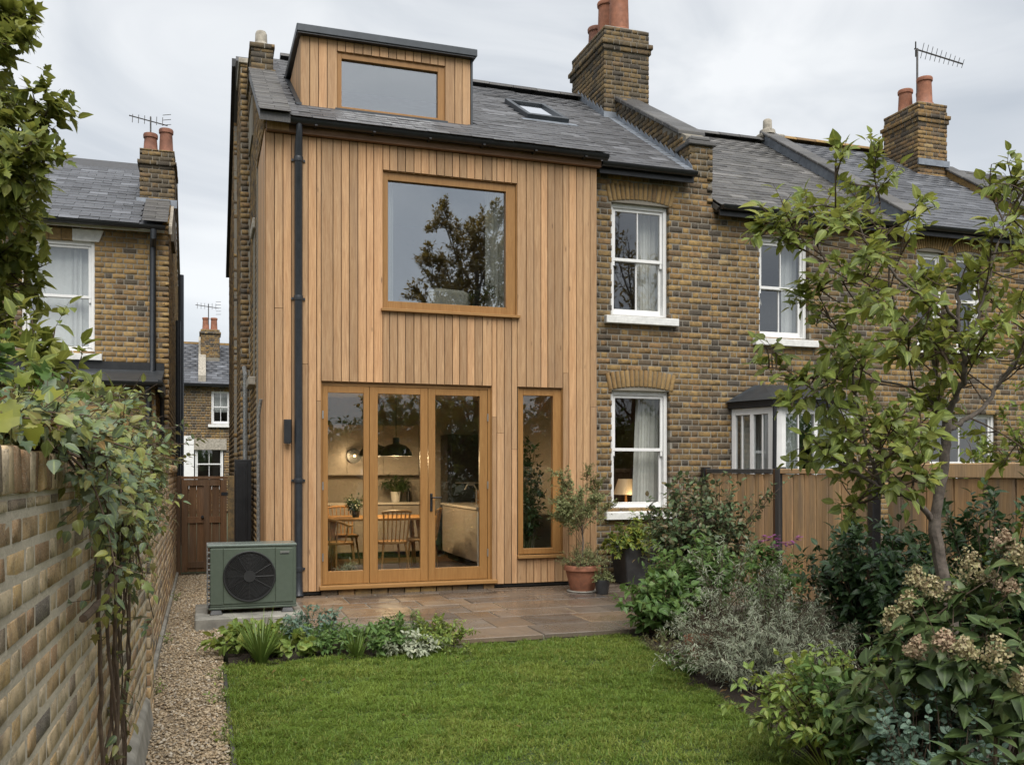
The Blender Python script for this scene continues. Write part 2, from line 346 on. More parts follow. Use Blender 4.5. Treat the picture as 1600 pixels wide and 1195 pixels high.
def leaf_mat(name, cols, trans=.35, rough=.45, sat=None):
    t = NT(name); r = t.rnd(); p = t.pos()
    stops = [(i/max(1, len(cols)-1), c) for i, c in enumerate(cols)]
    c = t.ramp(r, stops); n = t.noise(p, 60, 2); c = t.mix(t.ramp(n, [(.3, 0.0), (.8, .3)]), c, tuple(min(1, x*1.5) for x in cols[len(cols)//2]))
    rib = t.n('Attribute', attribute_name='rib').outputs['Fac']; c = t.mix(t.ramp(rib, [(.80, 0.0), (.93, .55)]), c, tuple(min(.6, x*1.9+.02) for x in cols[len(cols)//2]))
    sp = t.noise(p, 28, 3, .6); c = t.mix(t.ramp(sp, [(.64, 0.0), (.75, .5)]), c, (.10, .07, .03))
    t.set(Base_Color=c, Roughness=rough); t.b.inputs['Specular IOR Level'].default_value = .35
    tl = t.n('BsdfTranslucent'); t.t.links.new(t.mix(.5, c, tuple(min(1, x*1.6) for x in cols[-1])), tl.inputs[0])
    ms = t.n('MixShader'); ms.inputs[0].default_value = trans
    t.t.links.new(t.b.outputs[0], ms.inputs[1]); t.t.links.new(tl.outputs[0], ms.inputs[2]); t.t.links.new(ms.outputs[0], t.out.inputs[0]); return t.m
L_tree = leaf_mat('tree_leaf', [(0.085,0.124,0.026),(0.130,0.176,0.036),(0.189,0.227,0.049),(0.111,0.156,0.046),(0.273,0.267,0.052)])
L_ltree = leaf_mat('bay_leaf', [(0.072,0.104,0.023),(0.117,0.150,0.031),(0.169,0.195,0.039),(0.221,0.221,0.046)])
L_dark = leaf_mat('dark_leaf', [(0.015,0.037,0.015),(0.025,0.056,0.020),(0.040,0.077,0.027),(0.056,0.094,0.031)], .2, .35)
L_mid = leaf_mat('mid_leaf', [(0.048,0.098,0.029),(0.073,0.138,0.040),(0.105,0.179,0.048),(0.146,0.212,0.057)])
L_fresh = leaf_mat('fresh_leaf', [(0.094,0.149,0.034),(0.133,0.204,0.046),(0.188,0.258,0.062),(0.296,0.312,0.062)])
L_silver = leaf_mat('silver_leaf', [(.19,.225,.14),(.26,.30,.20),(.33,.365,.26),(.43,.43,.31)], .25, .65)
L_blue = leaf_mat('blue_green_leaf', [(0.071,0.122,0.093),(0.108,0.166,0.122),(0.144,0.208,0.151)], .25, .5)
L_ivy = leaf_mat('climber_leaf', [(0.056,0.094,0.050),(0.094,0.144,0.088),(0.150,0.206,0.131),(0.163,0.206,0.056),(0.250,0.250,0.062),(0.175,0.125,0.056)], .3, .35)
L_rust = leaf_mat('rusty_leaf', [(.16,.075,.03),(.12,.10,.03),(.20,.13,.04),(.10,.05,.025)])
L_vine = leaf_mat('vine_leaf', [(.12,.17,.02),(.19,.22,.025),(.26,.26,.035),(.10,.15,.03)], .45)
L_yel = leaf_mat('yellow_leaf', [(.07,.12,.022),(.11,.165,.03),(.17,.21,.035),(.30,.26,.035),(.09,.14,.03)])
L_rose = leaf_mat('rose_leaf', [(0.038,0.070,0.026),(0.062,0.102,0.041),(0.096,0.138,0.062),(0.156,0.090,0.048),(0.072,0.108,0.046)], .22, .35)
L_hyd = leaf_mat('hydrangea_leaf', [(.025,.045,.014),(.045,.072,.02),(.06,.095,.028),(.085,.105,.033)], .2, .45)
L_flor = leaf_mat('faded_floret', [(0.328,0.257,0.148),(0.359,0.312,0.187),(0.281,0.265,0.117),(0.406,0.343,0.234),(0.312,0.211,0.133)], .2, .7)
L_florp = leaf_mat('pink_faded_floret', [(0.312,0.195,0.140),(0.359,0.257,0.172),(0.343,0.281,0.172),(0.281,0.156,0.117)], .2, .7)
L_purp = leaf_mat('purple_petal', [(.20,.05,.17),(.28,.09,.24)], .3, .6)
L_aut = leaf_mat('autumn_leaf', [(.14,.105,.022),(.21,.14,.03),(.12,.115,.025),(.26,.17,.035)], .35)
L_olive = leaf_mat('olive_leaf', [(.13,.165,.06),(.18,.215,.085),(.23,.26,.11),(.16,.14,.065)], .35, .5)
L_grassb = leaf_mat('grass_blade', [(0.067,0.126,0.015),(0.103,0.175,0.022),(0.140,0.218,0.029),(0.188,0.248,0.040),(0.254,0.260,0.066)], .35, .5)
L_tuft = leaf_mat('tuft_blade', [(.09,.15,.03),(.12,.19,.04),(.17,.22,.055)], .3, .45)
# ------------------------------------------------------------------ masonry and roofing
WORN = [worn_box(s) for s in range(6)]
PLAINB = [unit_box(.03, s) for s in range(4)]
def flemish(u0, u1, v0, v1, course, L, H, J, holes=(), keep=None, share=(False, False), phase=0.0):
    """bricks of a Flemish bond on the rectangle, cut at the holes -> rows (ua, ub, va, vb); at a shared end whole bricks
    interlock with the next wall, whose bond runs on from the same phase"""
    out = []; n = int(math.ceil((v1-v0)/course-.2)); cell = L+J+H+J
    for r in range(n):
        va = v0+r*course+J/2; vb = min(v0+(r+1)*course-J/2, v1)
        if vb-va < .02: continue
        cuts = sorted((h[0], h[1]) for h in holes if min(vb, h[3])-max(va, h[2]) > (vb-va)*.5)
        segs = []; a = u0-.3 if share[0] else u0; ue = u1
        for c0, c1 in cuts:
            if c0 > a: segs.append((a, min(c0, ue)))
            a = max(a, c1)
        if a < ue: segs.append((a, ue))
        off = phase+(r % 2)*cell/2+(r*7 % 11)/11*.02
        u = -off+math.floor((u0-.3+off)/cell)*cell; k = 0
        while u < u1:
            full = L if k % 2 == 0 else H; w_ = full*random.uniform(.965, 1.0); end = u+full+J
            ok = (not share[0] or end > u0+.001) and (not share[1] or end <= u1+.001)
            for s0, s1 in segs:
                a, b = max(u, s0), min(u+w_, s1)
                if ok and b-a > .03 and (keep is None or keep((a+b)/2, (va+vb)/2)): out.append((a, b, va, vb))
            u = end; k += 1
    return out
def brick_xf(rows, org, ang, depth, proud=.0, jit=.002):
    """rows on a wall whose outward normal is (sin ang, -cos ang); u runs to the right as seen from outside"""
    U = np.array((math.cos(ang), math.sin(ang), 0)); Nn = np.array((math.sin(ang), -math.cos(ang), 0)); A = []; L = []; S = []
    for a, b, c, d in rows:
        j = random.uniform(-jit, jit)+proud
        L.append(np.array(org)+U*(a+b)/2+np.array((0, 0, (c+d)/2))+Nn*(j-depth/2))
        A.append(np.stack([U*(b-a), -Nn*depth, np.array((0, 0, d-c))], axis=1)); S.append(b-a)
    return A, L, S
def backing(mb, org, ang, u0, u1, v0, v1, holes, thick, inset=.006, proud=-.007):
    """the mortar bed behind the bricks, with the same holes, as slabs"""
    U = Vector((math.cos(ang), math.sin(ang), 0)); Nn = Vector((math.sin(ang), -math.cos(ang), 0)); O = Vector(org)
    hs = [(h[0]-inset, h[1]+inset, h[2]-inset, h[3]+inset) for h in holes]
    vb = sorted({v0, v1, *[min(max(x, v0), v1) for h in hs for x in h[2:]]})
    for c, d in zip(vb[:-1], vb[1:]):
        if d-c < 1e-4: continue
        m = (c+d)/2; cuts = sorted((h[0], h[1]) for h in hs if h[2] < m < h[3]); a = u0+inset; segs = []
        for p, q in cuts:
            if p > a: segs.append((a, p))
            a = max(a, q)
        if a < u1-inset: segs.append((a, u1-inset))
        for a, b in segs:
            P = [O+U*a+Nn*proud+Vector((0,0,c)), O+U*b+Nn*proud+Vector((0,0,c)), O+U*b+Nn*proud+Vector((0,0,d)), O+U*a+Nn*proud+Vector((0,0,d))]
            mb.prism(P, -Nn*thick)
    return mb
def slates(rows_at, x0, x1, y0, z0, y1, z1, gauge, wid, skip=None):
    """slates on a slope that rises from (y0,z0) to (y1,z1), unit boxes"""
    ln = math.hypot(y1-y0, z1-z0); s = np.array((0, (y1-y0)/ln, (z1-z0)/ln)); nn = np.array((0, -s[2], s[1])); A = []; L = []
    n = int(ln/gauge); 
    for r in range(n+1):
        d = r*gauge; off = (r % 2)*wid/2; x = x0-off
        while x < x1:
            a, b = max(x+.004, x0), min(x+wid-.004, x1)
            if b-a > .05:
                tl = math.radians(3.6+random.uniform(-.6, 1.2)); sl = s*math.cos(tl)-nn*math.sin(tl)*1.0; sn = np.cross(np.array((1., 0, 0)), sl)
                le = min(gauge*1.7, ln-d+.02)
                if le > .04:
                    c = np.array(((a+b)/2, y0, z0))+s*(d+le/2-.03)+nn*(.018+random.uniform(-.002, .003))
                    if not (skip and skip(c[0], c[1])):
                        yaw = random.uniform(-.006, .006)
                        A.append(np.stack([np.array((b-a, (b-a)*yaw, 0)), sl*le, sn*.017], axis=1)); L.append(c)
            x += wid
    rows_at[0].extend(A); rows_at[1].extend(L)
def ridge_tiles(parent, x0, x1, y, z, mat, name='ridge_tile', L=.45):
    proto = MB()
    n = 8
    vs = []
    for xx in (-.5, .5):
        for k in range(n+1):
            a = math.pi*(.08+.84*k/n); vs.append((xx, math.cos(a)*1.0, math.sin(a)*.9-.1))
    fs = [(k, k+1, n+2+k, n+1+k) for k in range(n)]
    proto.add(vs, [f[::-1] for f in fs]+[tuple(range(n+1)), tuple(range(2*n+1, n, -1))])
    me = proto.mesh(name, mat)
    x = x0
    while x < x1-.05:
        l = min(L, x1-x)
        m = Matrix.Translation((x+l/2, y, z+random.uniform(-.004, .004))) @ Matrix.Diagonal((l-.008, .14, .13, 1))
        place(name, me, parent, m); x += L
def arch(parent, x0, x1, z, yface, rise=.07, h=.25, n=13, mat=None):
    """a shallow arch of bricks on end over an opening whose corners are at height z"""
    cx = (x0+x1)/2; hw = (x1-x0)/2+.05; rad = (hw*hw+rise*rise)/(2*rise); cz = z+rise-rad; a0 = math.asin(hw/rad)
    me = MB(); t = 2*a0*rad/n
    pr = worn_box(31); mesh = np_mesh('arch_brick', pr[0], pr[1], mat or M_arch)
    for i in range(n):
        a = -a0+(i+.5)*2*a0/n; skew = a*1.05
        c = Vector((cx+math.sin(a)*(rad)+math.sin(skew)*h/2, yface-.004, cz+math.cos(a)*rad+math.cos(skew)*h/2))
        place('arch_brick', mesh, parent, Matrix.Translation(c+Vector((0, .045, 0))) @ Matrix.Rotation(skew, 4, 'Y') @ Matrix.Diagonal((t-.010, .1, h-.012, 1)))
    # soffit fill between the square head and the curve
    P = [(x0-.04, yface+.012, z-.004)]
    for i in range(13):
        a = -a0+2*a0*i/12; P.append((cx+math.sin(a)*rad, yface+.012, cz+math.cos(a)*rad+.02))
    P.append((x1+.04, yface+.012, z-.004))
    return P
def chimney(parent, name, x0, x1, y0, y1, z0, z1, bands, mat, course=.082):
    """brick stack with projecting courses; bands: (za, zb, outset)"""
    core = MB().box(x0+.01, x1-.01, y0+.01, y1-.01, z0-.6, z1-.01)
    for a, b, o in bands: core.box(x0-o+.008, x1+o-.008, y0-o+.008, y1+o-.008, a+.006, b-.006)
    c = core.build(name, M_mortar, parent)
    A, L = [], []
    zs = [(z0, z1, 0.0)]
    cuts = sorted(bands); segs = []; z = z0
    for a, b, o in cuts:
        if a > z: segs.append((z, a, 0.0))
        segs.append((a, b, o)); z = b
    if z < z1: segs.append((z, z1, 0.0))
    for a, b, o in segs:
        for (org, ang, wid) in (((x0-o+.003, y0-o, 0), 0, x1-x0+2*o-.006), ((x0-o, y1+o-.003, 0), -math.pi/2, y1-y0+2*o-.006), ((x1+o, y0-o+.003, 0), math.pi/2, y1-y0+2*o-.006)):
            aa, ll, _ = brick_xf(flemish(0, wid, a, b, min(course, b-a), .205, .098, .012), org, ang, .09, .0, .002); A += aa; L += ll
    pieces(c, 'brick', WORN, A, L, mat, 300, 'brickwork')
    return c
def pot(parent, x, y, z, h, r, mat):
    MB().lathe((x, y, z), [(r*1.15, -.05), (r*1.12, .03), (r*.96, .06), (r*.9, h*.5), (r*.85, h-.09), (r*.98, h-.075), (r*1.0, h-.02), (r*.93, h), (r*.74, h), (r*.72, h-.15)], 18).build('chimney_pot', mat, parent, True)
def sash(parent, x0, x1, z0, z1, y, glass_m, bars=True, sill=True, name='sash_window', sy=.11, lower_bar=True):
    """white box-sash window: frame set back to y, upper sash outside, lower sash behind it"""
    f = MB(); fw = .055
    f.box(x0, x0+fw, y, y+.12, z0, z1).box(x1-fw, x1, y, y+.12, z0, z1).box(x0+fw, x1-fw, y, y+.12, z1-fw, z1+.06).box(x0+fw, x1-fw, y, y+.12, z0, z0+.03)
    o = f.build(name, M_white, parent, bevel=.004)
    zm = (z0+z1)/2+.01; a, b = x0+fw+.002, x1-fw-.002; st = .042
    for nm, c, d, yy, foot in (('upper_sash', zm-.02, z1-fw-.002, y+.025, .045), ('lower_sash', z0+.032, zm+.022, y+.07, .075)):
        m = MB(); m.box(a, a+st, yy, yy+.038, c, d).box(b-st, b, yy, yy+.038, c, d).box(a+st, b-st, yy, yy+.038, d-(st if nm == 'upper_sash' else .04), d).box(a+st, b-st, yy, yy+.038, c, c+foot)
        if bars and (lower_bar or nm == 'upper_sash'): m.box((a+b)/2-.010, (a+b)/2+.010, yy+.004, yy+.034, c+foot, d-.04)
        if nm == 'upper_sash':
            for q in (a, b-st): m.prism([(q+.004, yy+.004, c-.07), (q+st-.004, yy+.004, c-.07), (q+st-.004, yy+.004, c), (q+.004, yy+.004, c)], (0, .03, 0))
        m.build(nm, M_white, o, bevel=.003)
        MB().add([(a+.02, yy+.02, c+.02), (b-.02, yy+.02, c+.02), (b-.02, yy+.02, d-.02), (a+.02, yy+.02, d-.02)], [(0,1,2,3)]).build('pane', glass_m, o)
    if sill:
        MB().prism([(x0-.12, y-.17, z0-.135), (x0-.12, y-.17, z0-.03), (x0-.12, y+.10, z0+.0), (x0-.12, y+.10, z0-.135)], (x1-x0+.24, 0, 0)).build('sill', M_stonew, o, bevel=.006)
    return o
def curtain(parent, x0, x1, y, z0, z1, mat, folds=7, depth=.05, taper=0.0, name='curtain'):
    n = folds*6; v = []; f = []
    for j, z in enumerate((z0, (z0+z1)/2, z1)):
        for i in range(n+1):
            u = i/n; x = x0+(x1-x0)*u; x += taper*(1-u)*(1-j/2)
            v.append((x, y+math.sin(u*folds*2*math.pi+.6*math.sin(u*9))*depth*(.6+.4*math.sin(i*1.7)), z))
    for j in range(2):
        for i in range(n): a = j*(n+1)+i; f.append((a, a+1, a+n+2, a+n+1))
    return MB().add(v, f).build(name, mat, parent, True)
def room(parent, x0, x1, y0, y1, z0, z1, wall, floor, ceil, name='room'):
    """an open-fronted room behind a window: thick walls, floor and ceiling"""
    t = .08
    MB().box(x0-t, x0, y0, y1, z0, z1).box(x1, x1+t, y0, y1, z0, z1).box(x0-t, x1+t, y1, y1+t, z0, z1).build(name+'_wall', wall, parent)
    bx(name+'_floor', floor, parent, x0-t, x1+t, y0, y1+t, z0-t, z0); bx(name+'_ceiling', ceil, parent, x0-t, x1+t, y0, y1+t, z1, z1+t)
def gutter(parent, x0, x1, y, z, mat=None, r=.062):
    n = 8; v = []; f = []
    for x in (x0, x1):
        for k in range(n+1): a = math.pi+math.pi*k/n; v.append((x, y+math.cos(a)*r, z+math.sin(a)*r*1.05))
        for k in range(n+1): a = math.pi+math.pi*k/n; v.append((x, y+math.cos(a)*(r-.008), z+math.sin(a)*(r-.008)*1.05+.001))
    m = 2*(n+1)
    for k in range(n): f += [(k, k+1, m+k+1, m+k), (n+1+k+1, n+1+k, m+n+1+k, m+n+1+k+1)]
    f += [(0, m, m+n+1, n+1), (n, 2*n+1, m+2*n+1, m+n)]
    f += [tuple(range(n+1))[::-1], tuple(range(m, m+n+1))]
    return MB().add(v, f).build('gutter', mat or M_black, parent, True)
# ------------------------------------------------------------------ ground
D = 11.8
def sheet(name, poly, z, mat, thick=0.0):
    m = MB().add([(x, y, z) for x, y in poly], [tuple(range(len(poly)))])
    return tag(m.build(name, mat), kind='structure')
t = NT('garden_earth'); p = t.pos(); n = t.noise(p, 3, 5, .7)
t.set(Base_Color=t.ramp(n, [(.3, (.05, .055, .025)), (.7, (.08, .085, .035))]), Roughness=.95); M_ground = t.m
sheet('ground', [(-300, -300), (300, -300), (300, 400), (-300, 400)], -.06, M_ground)
t = NT('dark_soil'); p = t.pos(); n = t.noise(p, 26, 6, .75); v = t.vor(p, 38)
c = t.mix(t.ramp(v, [(.0, 0.0), (.5, .6)]), (.030, .021, .014), (.055, .038, .025)); c = t.mix(t.ramp(n, [(.62, 0.0), (.74, .8)]), c, (.14, .085, .04))
t.set(Base_Color=c, Roughness=.95); t.bump(n, 1.0, .05); M_soil = t.m
BED = [(3.98, 8.28), (3.88, 7.75), (3.61, 6.43), (3.38, 5.26), (3.245, 4.4), (3.1, 3.2), (3.0, 1.0), (3.0, -6)]
# soil with real lumps
def lumpy(name, x0, x1, y0, y1, inside, z, amp, step, mat):
    xs = np.arange(x0, x1+step, step); ys = np.arange(y0, y1+step, step); X, Y = np.meshgrid(xs, ys, indexing='ij')
    g = rng.random(X.shape); k = (g+np.roll(g, 1, 0)+np.roll(g, 1, 1)+np.roll(g, (1, 1), (0, 1)))/4
    Z = z+amp*(k-.5)*2; idx = np.arange(X.size).reshape(X.shape)
    F = np.stack([idx[:-1, :-1], idx[1:, :-1], idx[1:, 1:], idx[:-1, 1:]], -1).reshape(-1, 4)
    cx = (X[:-1, :-1]+step/2).ravel(); cyy = (Y[:-1, :-1]+step/2).ravel(); F = F[inside(cx, cyy)]
    return tag(place(name, np_mesh(name, np.stack([X, Y, Z], -1).reshape(-1, 3), F, mat, None, True)), kind='structure')
bxs = np.array([q[0] for q in BED][::-1]); bys = np.array([q[1] for q in BED][::-1])
lumpy('border_soil', 2.9, 7.0, -2, 10.2, lambda x, y: x > np.interp(y, bys, bxs)-.06, .015, .03, .06, M_soil)
lumpy('patio_bed_soil', .2, 2.25, 8.05, 9.6, lambda x, y: (x > .2) & (y > 8.06-.1) & ((x < 2.2)), .02, .025, .05, M_soil)
# lawn
t = NT('lawn_base'); p = t.pos(); n = t.noise(p, 2.0, 5, .7); f = t.noise(p, 90, 3, .7)
c = t.ramp(n, [(.3, (.04, .075, .014)), (.7, (.07, .105, .022))]); c = t.mix(t.ramp(f, [(.3, 0.0), (.8, .6)]), c, (.025, .035, .01))
t.set(Base_Color=c, Roughness=.9); t.bump(f, .8, .03); M_lawn = t.m
LAWN = [(.175, -6), *[(x-.02, y) for x, y in BED[::-1]][0:], (3.9, 8.3), (2.3, 8.33), (2.2, 8.1), (.19, 8.1)]
sheet('lawn', LAWN, .012, M_lawn)
def poly_in(poly, x, y):
    ins = np.zeros(x.shape, bool); n = len(poly)
    for i in range(n):
        (x1, y1), (x2, y2) = poly[i], poly[(i+1) % n]
        c = ((y1 > y) != (y2 > y)); xi = (x2-x1)*(y-y1)/((y2-y1) if y2 != y1 else 1e-9)+x1; ins ^= c & (x < xi)
    return ins
def blades(x, y, z, h, lean, wid, seg=2):
    N = len(x); a = rng.uniform(0, 2*math.pi, N); ca, sa = np.cos(a), np.sin(a); la = a+rng.normal(0, .8, N)+math.pi/2; lx, ly = np.cos(la)*lean*h, np.sin(la)*lean*h
    P = np.stack([x, y, np.full(N, z) if np.isscalar(z) else z], -1)
    side = np.stack([ca, sa, np.zeros(N)], -1)*(wid/2)[:, None]
    mid = P+np.stack([lx*.35, ly*.35, h*.6], -1); tip = P+np.stack([lx, ly, h*(1-.35*lean)], -1)
    vs = np.stack([P-side, P+side, mid+side*.8, mid-side*.8, tip], 1).reshape(-1, 3)
    b = (np.arange(N)*5)[:, None]
    F = np.concatenate([b+np.array([[0, 1, 2]]), b+np.array([[0, 2, 3]]), b+np.array([[3, 2, 4]])])
    return vs, F
def tuft_noise(x, y, s, k=5):
    g = np.zeros(x.shape); r = np.random.default_rng(5)
    for i in range(k):
        a = r.uniform(0, 6.28); f = s*(1.0+.9*i); g += np.sin((x*math.cos(a)+y*math.sin(a))*f+r.uniform(0, 6.28))*np.sin((-x*math.sin(a)+y*math.cos(a))*f*.8+r.uniform(0, 6.28))/(1+.35*i)
    return g
def grass():
    vs, fs, rs = [], [], []; b = 0
    for y0, y1, dens in ((2.4, 5.2, 9000), (5.2, 6.6, 16000), (6.6, 8.35, 11000)):
        A = 3.9*(y1-y0); N = int(A*dens); x = rng.uniform(.15, 4.05, N); y = rng.uniform(y0, y1, N)
        edge = rng.normal(0, .022, len(x)); ok = poly_in([(q[0]+(.045 if q[0] > 2 else -.03), q[1]+.05) for q in LAWN], x+edge, y+edge*rng.choice([-1, 1], len(x))); x, y = x[ok], y[ok]
        tn = tuft_noise(x, y, 5.5); tf = tuft_noise(x+3, y, 23)
        h = (.034+.013*tn+.014*tf)*rng.uniform(.5, 1.45, len(x)); h = np.clip(h, .008, .09)
        v, f = blades(x, y, .012, h, rng.uniform(.3, 1.9, len(x)), rng.uniform(.0035, .0075, len(x)))
        r = np.clip(.47+.27*tuft_noise(x, y, 1.7)+.14*tuft_noise(x, y, 7.)+.12*tf+rng.normal(0, .2, len(x)), .02, .97)
        vs.append(v); fs.append(f+b); rs.append(np.repeat(r, 5)); b += len(v)
    o = place('lawn_grass', np_mesh('lawn_grass', np.concatenate(vs), np.concatenate(fs), L_grassb, np.concatenate(rs)))
    tag(o, 'short mown green lawn grass in front of the patio', 'grass', kind='stuff')
grass()
# gravel
t = NT('gravel_bed'); p = t.pos(); v = t.vor(p, 55); n = t.noise(p, 8, 4)
t.set(Base_Color=t.mix(t.ramp(v, [(.1, 0.0), (.6, .8)]), (.40, .31, .20), (.17, .13, .085)), Roughness=.9); t.bump(v, 1.0, .02); M_gravb = t.m
t = NT('gravel_stone'); r = t.rnd(); p = t.pos()
c = t.ramp(r, [(0,(.42,.32,.20)),(.2,(.32,.24,.145)),(.4,(.52,.43,.30)),(.6,(.38,.29,.18)),(.75,(.24,.20,.15)),(.9,(.58,.52,.42)),(1,(.44,.31,.18))])
t.set(Base_Color=t.mix(t.ramp(t.noise(p, 90, 3), [(.3, 0.0), (.8, .35)]), c, (.15, .11, .07)), Roughness=.75); M_grav = t.m
sheet('gravel_path', [(-.42, -6), (.14, -6), (.14, 8.05), (.2, 9.2), (1.05, 9.9), (1.05, 11.9), (.95, 15.6), (-.5, 15.6)], .002, M_gravb)
def icoish(seed):
    g = np.random.default_rng(seed); a = (1+5**.5)/2
    v = np.array([(-1,a,0),(1,a,0),(-1,-a,0),(1,-a,0),(0,-1,a),(0,1,a),(0,-1,-a),(0,1,-a),(a,0,-1),(a,0,1),(-a,0,-1),(-a,0,1)])/1.9
    f = np.array([(0,11,5),(0,5,1),(0,1,7),(0,7,10),(0,10,11),(1,5,9),(5,11,4),(11,10,2),(10,7,6),(7,1,8),(3,9,4),(3,4,2),(3,2,6),(3,6,8),(3,8,9),(4,9,5),(2,4,11),(6,2,10),(8,6,7),(9,8,1)])
    return v*g.uniform(.75, 1.2, (12, 1)), f
ICO = [icoish(s) for s in range(6)]
def stones(name, x, y, z, s, mat, label=None, cat=None, flat=.55, parent=None):
    N = len(x); a = rng.uniform(0, 6.28, N); c, q = np.cos(a), np.sin(a); sx = s*rng.uniform(.8, 1.5, N); sy = s*rng.uniform(.6, 1.0, N); sz = s*flat*rng.uniform(.7, 1.2, N)
    tx, ty = rng.normal(0, .3, N), rng.normal(0, .3, N)
    A = np.zeros((N, 3, 3)); A[:, 0, 0] = c*sx; A[:, 1, 0] = q*sx; A[:, 2, 0] = tx*sx; A[:, 0, 1] = -q*sy; A[:, 1, 1] = c*sy; A[:, 2, 1] = ty*sy; A[:, 2, 2] = sz
    L = np.stack([x, y, z], -1); k = rng.integers(0, 6, N); vs, fs, rs = [], [], []; b = 0
    for i, (v, f) in enumerate(ICO):
        idx = np.where(k == i)[0]
        W = np.einsum('nij,vj->nvi', A[idx], v)+L[idx][:, None, :]; vs.append(W.reshape(-1, 3))
        fs.append((f[None]+(np.arange(len(idx))*12)[:, None, None]).reshape(-1, 3)+b); rs.append(np.repeat(rng.random(len(idx)), 12)); b += len(idx)*12
    o = place(name, np_mesh(name, np.concatenate(vs), np.concatenate(fs), mat, np.concatenate(rs), True), parent)
    return tag(o, label, cat, kind='stuff')
N = 15000; x = rng.uniform(-.41, .155, N); y = 3.2+12.2*rng.random(N)**1.35
x2 = rng.uniform(.12, 1.03, 3500); y2 = rng.uniform(8.9, 13.4, 3500); ok = ((y2 < 10.0) | (y2 > 11.2)) & ~((y2 < 9.6) & (x2 > .2+.0*y2) & (y2 < 9.45))
x = np.concatenate([x, x2[ok]]); y = np.concatenate([y, y2[ok]])
stones('path_gravel', x, y, rng.uniform(.0, .018, len(x)), rng.uniform(.007, .0155, len(x)), M_grav, 'buff gravel covering the narrow side path', 'gravel')
# timber edging along the lawn, board by board
ed = thing('lawn_edging', (.165, 4, 0), 'low dark timber edging between gravel path and lawn', 'edging')
y = .6
while y < 8.0:
    l = min(1.5, 8.02-y); bx('board', M_post, ed, .148, .174, y, y+l-.006, -.05, .028+random.uniform(-.006, .006), .003); y += l
# patio
t = NT('sandstone'); p = t.pos(); r = t.rnd(); n = t.noise(p, 3.2, 5, .65, .6); f = t.noise(p, 40, 4, .7)
c = t.ramp(r, [(0,(.15,.105,.07)),(.17,(.20,.14,.09)),(.34,(.085,.07,.06)),(.5,(.165,.13,.10)),(.66,(.075,.067,.062)),(.8,(.22,.155,.10)),(.9,(.12,.105,.095)),(1,(.18,.15,.12))])
c = t.mix(t.ramp(n, [(.35, 0.0), (.7, .55)]), c, (.085, .066, .052)); c = t.mix(t.ramp(f, [(.4, 0.0), (.8, .25)]), c, (.26, .20, .14))
t.set(Base_Color=c, Roughness=t.ramp(t.noise(p, 1.7, 4, .6, .8), [(.36, .10), (.5, .28), (.68, .55)])); t.bump(t.mix(.75, f, n), .14, .012); M_sand = t.m
patio = bx('patio', M_mortar, None, 1.04, 7.0, 8.34, 11.83, -.02, .066); ORG[patio.name] = Vector((0,0,0))
patio.data.clear_geometry(); 
pm = MB().box(1.045, 6.98, 9.45, 11.86, -.03, .068).box(2.22, 4.4, 8.36, 9.45, -.03, .068); patio.data.from_pydata(pm.v, [], pm.f); patio.data.update()
tag(patio, kind='structure')
yy = 8.34; rowd = [.52, .60, .46, .60, .44, .58, .40]; ri = 0
while yy < 11.78:
    dd = rowd[ri % 7]; ri += 1
    if yy+dd > 11.60: dd = 11.795-yy
    xa = 2.2 if yy+dd < 9.47 else 1.035; xe = 4.5 if yy+dd < 9.47 else 6.98
    x = xa
    while x < xe-.02:
        wd = random.choice((.42, .60, .60, .78, .9)); wd = wd if xe-x-wd > .25 else xe-x
        j = lambda: random.uniform(-.004, .004); zt = .080+random.uniform(-.003, .003); e = .0075
        q = [(x+e+j(), yy+e+j()), (x+wd-e+j(), yy+e+j()), (x+wd-e+j(), yy+dd-e+j()), (x+e+j(), yy+dd-e+j())]
        MB().prism([(a, b, zt+random.uniform(-.0012, .0012)) for a, b in q], (0, 0, -.05)).build('paving_slab', M_sand, patio, bevel=.006)
        x += wd
    yy += dd
# ------------------------------------------------------------------ the timber-clad house
TH = thing('timber_clad_house', (.72, D, 0), 'house with warm vertical larch cladding, slate roof and timber dormer', 'house')
OPEN = [(1.40, 3.645, .0, 2.77), (4.02, 4.66, .50, 2.77), (2.18, 4.0, 3.72, 5.50)]
def board(parent, p0, p1, w0, thick, axis, nm='board'):
    pass
def clad_front(parent, x0, x1, y, z0, z1, holes, pitch, mat, name='board'):
    n = round((x1-x0)/pitch); e = [x0+(x1-x0)*i/n for i in range(n+1)]
    for i in range(1, n): e[i] += random.uniform(-.006, .006)
    for h in holes:                                   # board edges fall on the sides of the openings
        for q in h[:2]:
            k = min(range(1, n), key=lambda i: abs(e[i]-q)); e[k] = q
    for i in range(n):
        a, b = e[i]+.004, e[i+1]-.004; m = (a+b)/2; z = z0; segs = []
        for h in sorted([h for h in holes if h[0] < m < h[1]], key=lambda h: h[2]):
            if h[2]-z > .03: segs.append((z, h[2]))
            z = h[3]
        segs.append((z, z1))
        out = []
        for c, d in segs:
            if d-c > 3.2:
                k = c+random.choice((.42, .5, .56, .62))*(d-c) if random.random() < .3 else None
                out += [(c, k-.0015), (k+.0015, d)] if k else [(c, d)]
            else: out.append((c, d))
        for c, d in out:
            j = random.uniform(-.0025, .0025)
            MB().box(a, b, y+j, y+.021+j, c, d).build(name, mat, parent, bevel=.0025)
clad_front(TH, .722, 5.165, D, .13, 5.815, OPEN, .1035, M_larch)
